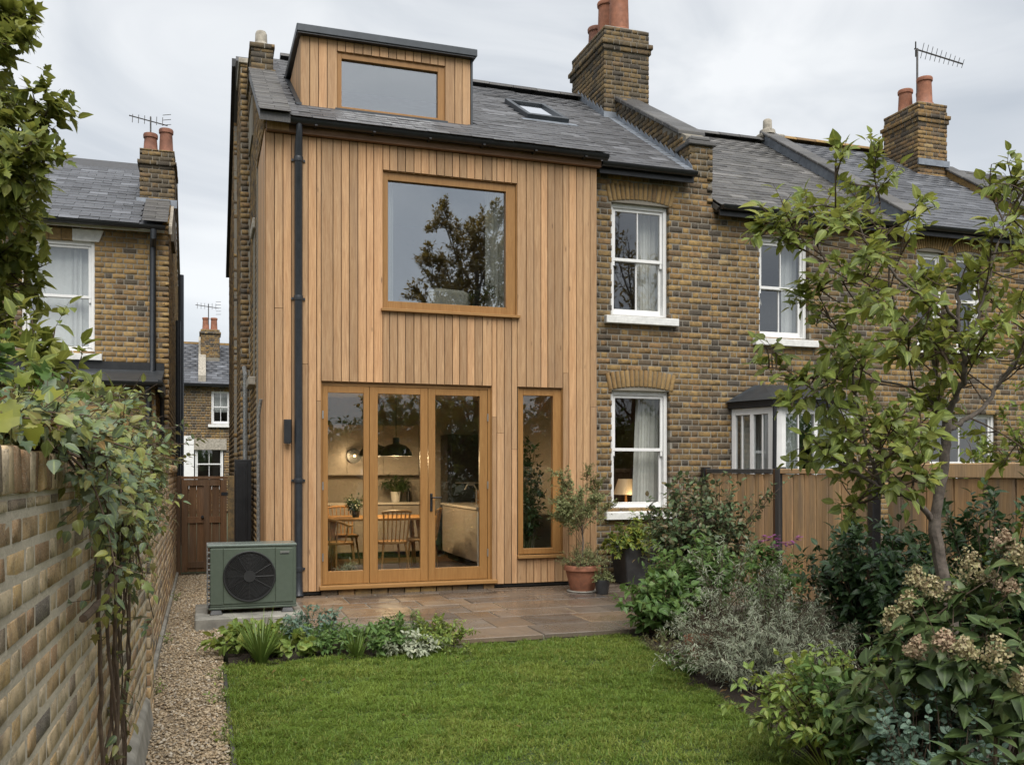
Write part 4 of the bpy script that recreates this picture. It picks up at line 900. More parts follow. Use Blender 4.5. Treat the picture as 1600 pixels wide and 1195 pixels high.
while y < 14.7:
    d_ = .17; fl.prism([(6.792, y, zB(y)+.02), (6.792, y+d_, zB(y+d_)+.02), (6.792, y+d_, zB(y+d_)+.075), (6.792, y+d_*.93, zB(y+d_)+.13), (6.792, y, zB(y)+.08)], (-.006, 0, 0)); y += d_
fl.prism([(6.79, 12.02, zB(12.02)+.034), (6.79, 14.7, zB(14.7)+.034), (6.79, 14.7, zB(14.7)+.04), (6.79, 12.02, zB(12.02)+.04)], (-.14, 0, 0)).build('flashing', M_lead, pt)
C1 = chimney(H1, 'chimney', 6.58, 7.44, 14.72, 16.22, 7.6, 9.34, [(9.02, 9.11, .055), (8.93, 9.02, .03)], M_brick_c)
MB().prism([(6.60, 14.74, 9.335), (7.42, 14.74, 9.335), (7.42, 16.2, 9.335), (6.60, 16.2, 9.335)], (0, 0, .03)).build('flaunching', M_conc, C1, bevel=.02)
for i, (yy, h_, r_, m_) in enumerate(((14.98, .98, .185, M_terra), (15.50, .80, .18, M_terra), (15.98, .55, .165, M_terra_d))): pot(C1, 6.98, yy, 9.36, h_, r_, m_)
fl = MB(); y = 14.70
while y < 15.75: fl.prism([(6.572, y, zB(y)+.02), (6.572, y+.17, zB(y+.17)+.02), (6.572, y+.17, zB(y+.17)+.10), (6.572, y+.155, zB(y+.17)+.19), (6.572, y, zB(y)+.12)], (-.006, 0, 0)); y += .17
fl.box(6.56, 6.80, 14.695, 14.715, zB(14.7)-.02, zB(14.7)+.14).build('flashing', M_lead, C1)
H2 = terrace('brick_terrace_house', 'brick house rear with a white bay window and an upstairs sash with a lamp', 7.19, 10.45, 5.50, 8.08,
    [(8.0, 8.885, 3.67, 5.19, 'arch'), (7.52, 9.4, 1.0, 2.6)], M_slate_o, M_slate_o, M_brick, 300, 300, wall_x0=7.187, wall_x1=10.71, share=(True, True))
sash(H2, 8.0, 8.885, 3.67, 5.19, 12.23, M_glass_s); ridge_tiles(H2, 7.2, 10.5, 15.83, 8.10, M_slate_o)
room(H2, 7.3, 10.3, 12.40, 15.2, 3.2, 5.4, M_wallin, M_floor_in, M_ceil, 'bedroom'); room(H2, 7.4, 10.3, 12.40, 15.2, .2, 2.9, M_wallin, M_floor_in, M_ceil, 'living_room')
curtain(H2, 8.03, 8.22, 12.5, 3.3, 5.35, M_net, 3, .03); curtain(H2, 8.62, 8.9, 12.5, 3.3, 5.35, M_net, 4, .03)
fl_ = thing('floor_lamp', (8.13, 12.7, 3.2), 'standing lamp with a white cone shade behind the upstairs sash', 'floor lamp'); MB().tube([(8.2, 12.7, 3.2), (8.2, 12.7, 4.3)], .02, 8).build('stem', M_white, fl_); MB().lathe((8.2, 12.7, 4.24), [(.17, 0), (.09, .3)], 18).build('lamp_shade', M_shade, fl_, True)
# bay window
def cant(p, q, z0, z1, name, parent, lights=1):
    P, Q = Vector((*p, 0)), Vector((*q, 0)); u = (Q-P).normalized(); nn = Vector((u.y, -u.x, 0)); ln = (Q-P).length
    def bar(a, b, c, d, e=.0, t=.06):
        return [P+u*a+nn*e+Vector((0,0,c)), P+u*b+nn*e+Vector((0,0,c)), P+u*b+nn*e+Vector((0,0,d)), P+u*a+nn*e+Vector((0,0,d))], -nn*t
    m = MB()
    for a, b, c, d in ((0, .07, z0, z1), (ln-.07, ln, z0, z1), (.07, ln-.07, z1-.10, z1), (.07, ln-.07, z0, z0+.07)): m.prism(*bar(a, b, c, d))
    for k in range(1, lights): a = ln*k/lights; m.prism(*bar(a-.03, a+.03, z0+.07, z1-.10))
    for k in range(lights): a = ln*(k+.5)/lights; m.prism(*bar(a-.011, a+.011, z0+.07, z1-.10, -.012, .035))
    o = m.build(name, M_white, parent, bevel=.004); q_, d_ = bar(.03, ln-.03, z0+.03, z1-.05, -.03, .005); MB().prism(q_, d_).build('pane', M_glass_s, o); return o
BW = MB().box(7.66, 9.22, 11.42, 12.13, 0, 1.30).build('bay_window', M_white, H2)
cant((7.50, 12.13), (7.74, 11.44), 1.31, 2.56, 'casement', BW, 2); cant((7.86, 11.38), (9.02, 11.38), 1.31, 2.56, 'casement', BW, 2); cant((9.14, 11.44), (9.38, 12.13), 1.31, 2.56, 'casement', BW, 1)
MB().prism([(7.735, 11.435, .0), (7.85, 11.36, .0), (7.87, 11.47, .0), (7.80, 11.50, 0)], (0, 0, 2.56)).build('corner_post', M_white, BW); MB().prism([(9.145, 11.435, .0), (9.03, 11.36, .0), (9.01, 11.47, .0), (9.08, 11.50, 0)], (0, 0, 2.56)).build('corner_post', M_white, BW)
MB().prism([(7.44, 12.14, 2.565), (7.70, 11.36, 2.565), (7.84, 11.27, 2.565), (9.04, 11.27, 2.565), (9.18, 11.36, 2.565), (9.44, 12.14, 2.565)], (0, 0, .09)).build('bay_fascia', M_black, BW)
a = [(7.40, 12.14, 2.66), (7.68, 11.31, 2.66), (7.82, 11.22, 2.66), (9.06, 11.22, 2.66), (9.20, 11.31, 2.66), (9.48, 12.14, 2.66)]; b = [(7.9, 12.14, 2.93), (8.0, 12.05, 2.93), (8.06, 12.0, 2.93), (8.82, 12.0, 2.93), (8.88, 12.05, 2.93), (8.98, 12.14, 2.93)]
MB().add(a+b, [(i, i+1, 7+i, 6+i) for i in range(5)]+[(6, 7, 8, 9, 10, 11), (5, 4, 3, 2, 1, 0)]).build('bay_roof', M_zinc, BW)
m = MB(); 
curtain(BW, 7.60, 8.0, 12.05, 1.2, 2.5, M_net, 6, .03); curtain(BW, 7.95, 8.3, 11.62, 1.3, 2.5, M_net, 5, .03); curtain(BW, 8.6, 9.0, 11.62, 1.3, 2.5, M_net, 5, .03)
MB().tube([(7.69, 11.30, 2.60), (7.69, 11.33, 0)], .03, 10).build('bay_downpipe', M_black, BW, True)
# second party wall: rendered upstand with flashing and coping
zC = lambda y: 5.54+(8.08-5.54)*(y-11.97)/(15.83-11.97)
P2 = MB().prism([(10.46, 11.9, zC(11.9)-.2), (10.46, 15.83, zC(15.83)-.2), (10.46, 15.83, zC(15.83)+.22), (10.46, 11.9, zC(11.9)+.22)], (.24, 0, 0)).build('party_parapet', M_lead, H2)
for i in range(13): a = 11.86+i*.305; b = a+.297; MB().prism([(10.41, a, zC(a)+.222), (10.41, b, zC(b)+.222), (10.41, b, zC(b)+.275), (10.41, a, zC(a)+.275)], (.36, 0, 0)).build('coping_stone', M_slate_o, P2, bevel=.01)
MB().lathe((10.6, 15.83, 8.28), [(.16, 0), (.15, .08), (.09, .11), (.085, .28), (.07, .3)], 10).build('finial_stub', M_stone, P2, True); bx('ridge_block', M_stone, P2, 10.4, 10.95, 15.7, 15.96, 8.18, 8.29, .03)
H3 = terrace('brick_terrace_house', 'brick house with blue slates and aerial chimney half hidden by the young tree', 10.71, 13.95, 5.50, 8.18,
    [(10.95, 11.5, 3.67, 5.19, 'arch'), (11.75, 12.3, 3.67, 5.19, 'arch'), (11.2, 12.6, .9, 2.6)], M_slate_b, M_slate_o, M_brick, 120, 220, wall_x1=14.21, share=(True, True))
sash(H3, 10.95, 11.5, 3.67, 5.19, 12.23, M_glass_s, False); sash(H3, 11.75, 12.3, 3.67, 5.19, 12.23, M_glass_s, False); sash(H3, 11.2, 12.6, .9, 2.6, 12.23, M_glass_s)
room(H3, 10.8, 13.7, 12.40, 14.8, 3.2, 5.4, M_wallin, M_floor_in, M_ceil, 'bedroom'); room(H3, 10.8, 13.7, 12.40, 14.8, .2, 2.9, M_wallin, M_floor_in, M_ceil, 'dining_room'); ridge_tiles(H3, 10.75, 14.2, 15.83, 8.20, M_brick_l)
for x0_, x1_ in ((10.97, 11.2), (11.77, 12.0)): curtain(H3, x0_, x1_, 12.5, 3.3, 5.3, M_net, 3, .03)
C2 = chimney(H3, 'chimney', 13.27, 13.98, 14.70, 15.68, 7.4, 8.86, [(8.56, 8.64, .05), (8.47, 8.56, .025)], M_brick)
MB().prism([(13.3, 14.73, 8.855), (13.95, 14.73, 8.855), (13.95, 15.65, 8.855), (13.3, 15.65, 8.855)], (0, 0, .03)).build('flaunching', M_conc, C2, bevel=.02)
for yy, h_, r_ in ((14.92, .56, .155), (15.15, .40, .14), (15.45, .52, .15)): pot(C2, 13.62 if yy != 15.15 else 13.8, yy, 8.88, h_, r_, M_terra)
fl = MB().box(13.25, 14.0, 14.66, 14.695, 7.62, 7.74).build('flashing', M_lead, C2)
zE = lambda y: 5.54+(8.18-5.54)*(y-11.97)/(15.83-11.97)
P3 = MB().prism([(13.96, 11.9, zE(11.9)-.2), (13.96, 14.9, zE(14.9)-.2), (13.96, 14.9, zE(14.9)+.16), (13.96, 11.9, zE(11.9)+.16)], (.24, 0, 0)).build('party_parapet', M_brick_l, H3)
for i in range(10): a = 11.86+i*.30; b = a+.292; MB().prism([(13.92, a, zE(a)+.162), (13.92, b, zE(b)+.162), (13.92, b, zE(b)+.215), (13.92, a, zE(a)+.215)], (.34, 0, 0)).build('coping_stone', M_slate_o, P3, bevel=.01)
H4 = terrace('brick_terrace_house', 'farthest brick house of the terrace at the right edge', 14.21, 18.5, 5.50, 8.05, [(15.2, 16.0, 3.67, 5.19, 'arch')], M_slate_o, M_slate_o, M_brick, 20, 60, share=(True, False))
sash(H4, 15.2, 16.0, 3.67, 5.19, 12.23, M_glass_s)
ar = thing('television_aerial', (13.6, 15.0, 8.9), 'television aerial on a tall pole above the right-hand chimney', 'aerial')
MB().tube([(13.56, 15.05, 8.8), (13.56, 15.05, 10.08)], .020, 8).build('pole', M_aerial, ar, True)
e0, e1 = Vector((13.50, 15.06, 10.07)), Vector((14.66, 15.0, 9.90)); dd = (e1-e0); MB().tube([e0, e1], .016, 6).build('boom', M_aerial, ar, True)
for k in range(10):
    c = e0+dd*(.16+.84*k/9); l = .11-.004*k; MB().tube([c+Vector((-l*.5, -l, .11-.006*k)), c+Vector((l*.5, l, -.09+.005*k))], .006, 5).build('element', M_aerial, ar)
for s_ in (-1, 1): MB().tube([e0+Vector((-.06, -.1, -.09*s_)), e0+Vector((.12, .1, .10*s_))], .013, 5).build('reflector', M_aerial, ar)
# ------------------------------------------------------------------ the neighbour's house on the left
LY = 16.5
H0 = thing('brick_neighbour_house', (-2.5, LY, 0), 'golden brick house at left with net-curtained sash and slate roof', 'house')
wins = [(-2.76, -1.69, 3.56, 5.36)]
holes = [(a+5.0, b+5.0, c, d) for a, b, c, d in wins]
rows = flemish(0, 4.44, 0, 5.62, .0855, .202, .096, .0145, holes); a, l, _ = brick_xf(rows, (-5.0, LY, 0), 0, .1, 0, .003)
mb = MB(); backing(mb, (-5.0, LY, 0), 0, 0, 4.44, 0, 5.62, holes, .2); wl0 = mb.build('rear_wall', M_mortar, H0); pieces(wl0, 'brick', WORN, a, l, M_brick_l, 300, 'brickwork')
sash(H0, -2.76, -1.69, 3.56, 5.36, LY+.05, M_glass_s, False); room(H0, -4.5, -.8, LY+.24, 19, 3.2, 5.5, M_wallin, M_floor_in, M_ceil, 'bedroom')
curtain(H0, -2.75, -1.70, LY+.30, 3.5, 5.4, M_net, 6, .02); curtain(H0, -2.72, -2.55, LY+.27, 3.5, 5.4, M_net, 2, .03); curtain(H0, -2.05, -1.9, LY+.27, 3.5, 5.4, M_net, 2, .03)
for i in range(5): bx('lintel_brick', M_arch, H0, -2.9+i*.18, -2.73+i*.18, LY-.008, LY+.09, 5.365, 5.555, .004)
MB().prism([(-2.02, LY-.02, 5.365), (-1.62, LY-.02, 5.365), (-1.55, LY-.02, 5.56), (-2.02, LY-.02, 5.56)], (0, .11, 0)).build('lintel_stone', M_stonew, H0, bevel=.006)
LR0, LR1 = (LY-.22, 5.66), (19.6, 7.52)
zl = lambda y: LR0[1]+(LR1[1]-LR0[1])*(y-LR0[0])/(LR1[0]-LR0[0])
rf = MB().prism([(-5.2, *LR0), (-5.2, *LR1), (-5.2, LR1[0], LR1[1]-.08), (-5.2, LR0[0]+.05, LR0[1]-.05)], (4.55, 0, 0)).prism([(-5.2, *LR1), (-5.2, 22.8, 5.6), (-5.2, 22.8, 5.5), (-5.2, LR1[0], LR1[1]-.1)], (4.55, 0, 0)).build('roof', M_slate_b, H0)
sl = ([], []); slates(sl, -5.2, -.98, *LR0, *LR1, .165, .30); pieces(rf, 'slate', PLAINB, *sl, M_slate_b, 250, 'slates')
sl = ([], []); slates(sl, -.96, -.56, LR0[0]-.02, LR0[1]+.05, 17.6, zl(17.6)+.05, .15, .4); pieces(rf, 'slate', PLAINB, *sl, M_slate_o, 40, 'slates')
MB().prism([(-5.2, LR1[0]-.06, LR1[1]-.03), (-5.2, LR1[0]-.06, LR1[1]+.12), (-5.2, LR1[0]+.15, LR1[1]+.14), (-5.2, LR1[0]+.15, LR1[1]-.03)], (4.2, 0, 0)).build('ridge', M_slate, H0)
gutter(H0, -5.1, -.60, LR0[0]-.05, 5.64); bx('fascia', M_white, H0, -5.1, -.62, LY-.16, LY-.13, 5.56, 5.64)
dp = MB().tube([(-.78, LR0[0]-.05, 5.58), (-.78, LR0[0]-.05, 5.45), (-.80, LY-.06, 5.33), (-.80, LY-.06, 3.3), (-.86, LY-.10, 3.18), (-1.05, LY-.12, 3.15)], .05, 12).build('downpipe', M_navy, H0, True)
C0 = chimney(H0, 'chimney', -1.07, -.49, 17.5, 18.5, 6.3, 7.30, [(7.02, 7.10, .035)], M_brick_c)
for x_, h_ in ((-.90, .34), (-.64, .45)): pot(C0, x_, 17.75, 7.3, h_, .125, M_terra_d)
bx('flashing', M_lead, C0, -1.12, -.45, 17.46, 17.495, 6.28, 6.42)
A, L = [], []
rows = flemish(0, 6.2, 0, 7.4, .0855, .202, .096, .0145, (), lambda u, v: v < (zl(22.7-u)-.05 if 22.7-u < 19.6 else LR1[1]-(22.7-u-19.6)*.6)); a, l, _ = brick_xf(rows, (-.553, 22.7, 0), math.pi/2, .1)
rows = [(6.2-q[1], 6.2-q[0], q[2], q[3]) for q in rows]; a, l, _ = brick_xf(rows, (-.553, LY, 0), math.pi/2, .1, 0, .0015)
sw = MB().prism([(-.557, LY+.01, 0), (-.557, 22.7, 0), (-.557, 22.7, 5.5), (-.557, 19.6, 7.4), (-.557, LY+.01, zl(LY)-.06)], (-.2, 0, 0)).build('side_wall', M_mortar, H0); pieces(sw, 'brick', PLAINB, a, l, M_brick_l, 60, 'brickwork')
MB().prism([(-.50, LR0[0]+.1, zl(LR0[0]+.1)-.16), (-.50, 19.6, LR1[1]-.10), (-.50, 22.8, 5.5), (-.50, 22.8, 5.62), (-.50, 19.6, LR1[1]+.03), (-.50, LR0[0]+.1, zl(LR0[0]+.1)-.03)], (-.05, 0, 0)).build('barge_board', M_stone, H0)
MB().tube([(-.47, 21.5, 0), (-.47, 21.5, 5.9)], .06, 10).build('soil_pipe', M_navy, H0, True); MB().tube([(-.48, 19.5, 0), (-.48, 19.5, 4.6)], .05, 10).build('soil_pipe', M_navy, H0, True)
# lean-to in front of it
A, L = [], []; mb = MB(); hh = [(2.9, 3.85, 1.2, 2.60)]
rows = flemish(0, 4.3, 0, 2.95, .0855, .202, .096, .0145, hh); a, l, _ = brick_xf(rows, (-5.0, 15.3, 0), 0, .1, 0, .003); backing(mb, (-5.0, 15.3, 0), 0, 0, 4.3, 0, 2.95, hh, .2)
le = mb.box(-.9, -.705, 15.32, LY, 0, 2.95).build('lean_to', M_mortar, H0); pieces(le, 'brick', WORN, a, l, M_brick_l, 120, 'brickwork')
rows = flemish(0, 1.19, 0, 2.95, .0855, .202, .096, .0145); a, l, _ = brick_xf(rows, (-.70, 15.304, 0), math.pi/2, .1); pieces(le, 'brick', PLAINB, a, l, M_brick_l, 20, 'brickwork')
MB().box(-2.1, -1.17, 15.34, 15.40, 1.2, 2.60).build('white_panel', M_white, le)
MB().prism([(-5.1, 15.08, 2.99), (-5.1, LY-.02, 3.30), (-5.1, LY-.02, 3.22), (-5.1, 15.08, 2.93)], (4.48, 0, 0)).build('lean_to_roof', M_zinc, le); bx('upstand', M_black, le, -5.1, -.62, LY-.05, LY-.02, 3.24, 3.42)
gutter(le, -5.1, -.58, 15.02, 2.98); MB().tube([(-.80, 15.02, 2.92), (-.80, 15.10, 2.8), (-.80, 15.22, 2.72), (-.80, 15.22, .1)], .045, 12).build('downpipe', M_navy, le, True)
bx('verge_board', M_black, le, -.66, -.60, 15.05, LY-.1, 2.86, 3.02); MB().tube([(-.63, 15.2, 2.86), (-.63, 15.7, 2.8), (-.63, 15.9, 2.4), (-.63, 15.9, .1)], .035, 8).build('waste_pipe', M_navy, le, True)
# twin aerials on its chimney
for x_, y_, s_, lab in ((-.90, 17.75, 1.0, 'mesh-backed television aerial on the left neighbour chimney'), (.18, 38.9, 1.4, 'thin aerial on the far chimney in the gap between houses')):
    zt_ = 7.6 if y_ < 20 else 7.75
    e = thing('television_aerial', (x_, y_, zt_), lab, 'aerial'); MB().tube([(x_, y_, zt_-.3), (x_, y_, zt_+.35*s_)], .014*s_, 6).build('pole', M_aerial, e)
    MB().tube([(x_-.35*s_, y_-.1, zt_+.30*s_), (x_+.28*s_, y_+.1, zt_+.26*s_)], .010*s_, 6).build('boom', M_aerial, e)
    for k in range(6): q = x_-.30*s_+k*.1*s_; MB().tube([(q, y_-.05, zt_+.20*s_), (q, y_+.05, zt_+.38*s_)], .006*s_, 5).build('element', M_aerial, e)
    for k in range(5): MB().tube([(x_+.2*s_, y_+.1, zt_+(.08+.09*k)*s_), (x_+.34*s_, y_+.02, zt_+(.08+.09*k)*s_)], .006*s_, 5).build('reflector', M_aerial, e)
# ------------------------------------------------------------------ far houses in the gap
FYY = 38.0
HF = thing('far_terrace_house', (.2, FYY, 0), 'distant brick terrace house with slate roof seen through the side passage', 'house')
wins = [(.28, .98, 3.43, 4.74)]; hf = [(wins[0][0]+4, wins[0][1]+4, 3.43, 4.74), (3.62, 4.75, 1.0, 2.75)]
mb = MB(); backing(mb, (-4, FYY, 0), 0, 0, 9, 0, 4.95, hf, .3); fw = mb.build('rear_wall', M_mortar, HF); rows = flemish(0, 9, 0, 4.95, .1, .22, .105, .014, hf, lambda u, v: 2.5 < u < 6.5); a, l, _ = brick_xf(rows, (-4, FYY, 0), 0, .1); pieces(fw, 'brick', PLAINB, a, l, M_brick, 30, 'brickwork')
sash(HF, .28, .98, 3.43, 4.74, FYY+.05, M_glass_s, True); sash(HF, -.32, .72, 1.0, 2.70, FYY+.05, M_glass_s, True); bx('lintel', M_stone, HF, -.5, .85, FYY-.06, FYY-.012, 2.42, 2.85)
room(HF, -3, 4, FYY+.32, 41, 0, 4.8, M_wallin, M_floor_in, M_ceil, 'back_room'); curtain(HF, .3, .96, FYY+.3, 3.9, 4.7, M_net, 4, .03)
bx('white_door_case', M_white, HF, -.82, -.36, FYY-.10, FYY-.02, .9, 2.95)
rf = MB().prism([(-6, FYY-.2, 4.95), (-6, 41.2, 6.92), (-6, 41.2, 6.8), (-6, FYY-.2, 4.88)], (13, 0, 0)).build('roof', M_slate_b, HF); sl = ([], []); slates(sl, -2.5, 3, FYY-.2, 4.97, 41.2, 6.94, .22, .4); pieces(rf, 'slate', PLAINB, *sl, M_slate_b, 60, 'slates')
gutter(HF, -6, 7, FYY-.26, 4.93, None, .08); bx('ridge', M_brick_l, HF, -6, 7, 41.1, 41.3, 6.9, 7.0)
MB().prism([(-.20, FYY-.1, 5.05), (-.20, 41.2, 7.0), (-.20, 41.2, 7.25), (-.20, FYY-.1, 5.3)], (.28, 0, 0)).build('party_parapet', M_stone, HF)
CF = chimney(HF, 'chimney', -.12, .62, 39.6, 40.6, 6.2, 7.35, [(7.15, 7.25, .05)], M_brick); 
for q in (.08, .40): pot(CF, q, 39.9, 7.35, .5, .14, M_terra)
# ------------------------------------------------------------------ garden wall
GW = thing('garden_wall', (-.4, 4, 0), 'weathered pale brick garden wall with brick-on-edge coping at left', 'wall')
WX = lambda y: -.455+.022*(min(y, 6.6)-2.0)       # the near length leans a little towards the path
ang = math.atan2(1, .022)                          # direction of its run
A, L = [], []; ya, yb = .6, 6.55
rows = flemish(0, yb-ya, -.02, 1.585, .0825, .204, .095, .023); a, l, _ = brick_xf(rows, (WX(ya), ya, 0), ang, .10, 0, .0016); A += a; L += l
n = int((yb-ya)/.0765)
cop = [(i*.0765+.005, (i+1)*.0765-.005, 1.60, 1.712+random.uniform(-.006, .006)) for i in range(n)]; a, l, _ = brick_xf(cop, (WX(ya), ya, 0), ang, .22, .012, .005); A += a; L += l
WB = [worn_box(s, (.016, .03, .05), .012) for s in range(40, 52)]
mb = MB(); U = Vector((math.cos(ang), math.sin(ang), 0)); Nn = Vector((math.sin(ang), -math.cos(ang), 0)); O = Vector((WX(ya), ya, 0))-Nn*.0025
mb.prism([O+U*-.2+Vector((0,0,-.1)), O+U*(yb-ya)+Vector((0,0,-.1)), O+U*(yb-ya)+Vector((0,0,1.598)), O+U*-.2+Vector((0,0,1.598))], -Nn*.21)
O2 = O+Nn*.006; mb.prism([O2+U*-.2+Vector((0,0,1.599)), O2+U*(yb-ya)+Vector((0,0,1.599)), O2+U*(yb-ya)+Vector((0,0,1.70)), O2+U*-.2+Vector((0,0,1.70))], -Nn*.19)
mb.box(-.62, -.4035, 6.95, 15.4, -.1, 1.60); mb.box(-.62, -.335, 6.56, 6.94, -.1, 1.70)
wb = mb.build('wall_core', M_mortar_w, GW)
rows = flemish(0, 8.4, -.02, 1.60, .0825, .208, .098, .017); a, l, _ = brick_xf(rows, (-.40, 6.96, 0), math.pi/2, .1, 0, .0018); A += a; L += l
cop = [(i*.0765+.005, (i+1)*.0765-.005, 1.61, 1.71+random.uniform(-.006, .006)) for i in range(109)]; a, l, _ = brick_xf(cop, (-.40, 6.96, 0), math.pi/2, .21, .012, .005); A += a; L += l
for org, an, wd in (((-.33, 6.555, 0), math.pi/2, .39), ((-.555, 6.55, 0), 0, .222)):
    rows = flemish(0, wd, -.02, 1.72, .0825, .18, .09, .014); a, l, _ = brick_xf(rows, org, an, .09, 0, .003); A += a; L += l
pieces(GW, 'brick', WB, A, L, M_brick_w, 300, 'brickwork', smooth=False)
MB().prism([(-.42, 5.0, -.05), (-.30, 5.0, -.05), (-.335, 5.0, .16), (-.385, 5.0, .20)], (0, 1.5, 0)).build('footing', M_conc, GW, bevel=.01)
bx('footing', M_conc, GW, -.41, -.37, 6.96, 15.3, -.05, .07, .01)
# ------------------------------------------------------------------ side gate and cabinet
SG = thing('side_gate', (.1, 15.3, 0), 'dark brown timber gate closing the side passage', 'gate')
gy = 15.3
for i in range(6): MB().box(-.33+i*.113, -.33+i*.113+.109, gy, gy+.02, .06, 1.50).build('board', M_gate, SG, bevel=.004)
for z_ in (.12, .82, 1.40): bx('rail', M_gate, SG, -.24, .25, gy-.022, gy-.002, z_, z_+.10, .003)
for x_ in (-.33, .0, .255): bx('stile', M_gate, SG, x_, x_+.09, gy-.024, gy-.0015, .06, 1.50, .003)
bx('post', M_gate, SG, -.42, -.34, gy-.04, gy+.06, 0, 1.56, .004); bx('post', M_brick_c, SG, .36, .48, gy-.04, gy+.08, 0, 1.56, .004); bx('head_rail', M_gate, SG, -.34, .355, gy-.03, gy+.05, 1.505, 1.55, .004)
MB().tube([(-.02, gy-.03, .92), (-.02, gy-.06, .92)], .022, 10).build('handle', M_black, SG)
for z_ in (.35, 1.25): bx('hinge', M_black, SG, .26, .36, gy-.030, gy-.025, z_, z_+.05)
cb = thing('black_cabinet', (.5, 14.1, 0), 'tall narrow black metal cabinet against the side wall', 'cabinet')
bx('body', M_black, cb, .43, .66, 14.0, 14.35, .05, 1.80, .006); bx('door_panel', M_black, cb, .44, .60, 13.985, 13.998, .1, 1.76, .003); bx('plinth', M_dark, cb, .45, .64, 14.03, 14.33, 0, .05)
for i in range(3): bx('rib', M_black, cb, .465+i*.05, .475+i*.05, 13.977, 13.984, .14, 1.72)
# ------------------------------------------------------------------ heat pump
pad = thing('concrete_plinth', (.47, 10.5, 0), 'damp concrete plinth under the heat pump', 'plinth')
MB().box(-.09, 1.03, 10.02, 11.14, -.04, .125).build('slab', M_conc, pad, bevel=.012)
hp = thing('heat_pump', (.45, 10.5, .125), 'green outdoor heat-pump unit with round black fan grille', 'heat pump')
X0, X1, Y0, Y1, Z0, Z1 = .03, .955, 10.30, 10.68, .195, .86
bx('casing', M_cab, hp, X0+.03, X1, Y0, Y1, Z0, Z1-.03, .008); bx('lid', M_cabtop, hp, X0+.005, X1+.006, Y0-.008, Y1+.006, Z1-.0295, Z1, .008)
bx('front_panel', M_cab, hp, X0+.17, X0+.70, Y0-.012, Y0-.0005, Z0+.035, Z1-.045, .004); bx('service_panel', M_cab, hp, X0+.705, X1-.035, Y0-.010, Y0-.0005, Z0+.035, Z1-.05, .004)
bx('side_panel', M_cab, hp, X0+.035, X0+.165, Y0-.008, Y0-.0005, Z0+.03, Z1-.045, .003)
bx('base_rail', M_cab, hp, X0+.02, X1+.004, Y0-.006, Y1, Z0-.022, Z0-.001, .003)
cx, cz, rad = X0+.435, (Z0+Z1)/2-.01, .262
def ring(mb, r, y, th): mb.tube([(cx+r*math.cos(a), y, cz+r*math.sin(a)) for a in [2*math.pi*k/48 for k in range(49)]], th, 6, False)
MB().tube([(cx, Y0-.0125, cz), (cx, Y0-.016, cz)], rad-.004, 48).build('fan_well', M_dark, hp)
gr = MB(); ring(gr, rad, Y0-.022, .010)
gr = gr.build('fan_grille', M_plast, hp, True)
for k in range(15): m = MB(); ring(m, .062+k*.0134, Y0-.030+.0004*k, .0028); m.build('wire_ring', M_plast, gr, True)
for k in range(12): a = 2*math.pi*k/12; MB().tube([(cx+.05*math.cos(a), Y0-.030, cz+.05*math.sin(a)), (cx+(rad-.006)*math.cos(a), Y0-.025, cz+(rad-.006)*math.sin(a))], .0032, 5).build('spoke', M_plast, gr)
MB().tube([(cx, Y0-.018, cz), (cx, Y0-.036, cz)], .062, 24).build('hub', M_plast, gr)
for k in range(3):
    a = 2*math.pi*k/3+.4; P = []
    for j in range(5):
        r_ = .06+.045*j; P.append(Vector((cx+r_*math.cos(a+.1*j), Y0-.017, cz+r_*math.sin(a+.1*j))))
    for j in range(4, -1, -1):
        r_ = .06+.045*j; P.append(Vector((cx+r_*math.cos(a+.1*j+.75), Y0-.0172, cz+r_*math.sin(a+.1*j+.75))))
    MB().prism(P, (0, -.001, 0)).build('fan_blade', M_plast, gr)
bg_ = bx('badge', M_steel, hp, X1-.17, X1-.075, Y0-.0125, Y0-.0105, Z1-.105, Z1-.078)
for k, (a, b, h) in enumerate(((0, .018, .008), (.022, .036, .011), (.040, .055, .009), (.058, .066, .014), (.070, .090, .010))): bx('badge_mark', M_black, bg_, X1-.172+a, X1-.172+b, Y0-.0145, Y0-.0128, Z1-.113, Z1-.113+h)
sp = MB().box(X0, X0+.012, Y0+.01, Y1, Z0-.01, Z1-.0).build('side_guard', M_galv, hp)
for k in range(20): z_ = Z0+.01+k*.030; MB().box(X0+.012, X0+.034, Y0-.012, Y0+.02, z_, z_+.014).build('fin', M_galv if k % 2 else M_plast, sp)
for x_ in (X0+.06, X1-.13):
    MB().prism([(x_-.03, Y0-.06, .127), (x_+.10, Y0-.06, .127), (x_+.085, Y0-.04, .171), (x_-.015, Y0-.04, .171)], (0, .46, 0)).build('foot', M_plast, hp, bevel=.004)
MB().tube([(X0+.2, Y1, Z0+.1), (X0+.2, Y1+.12, Z0+.1), (X0+.2, Y1+.3, Z0-.05)], .02, 8).build('pipe', M_plast, hp, True)
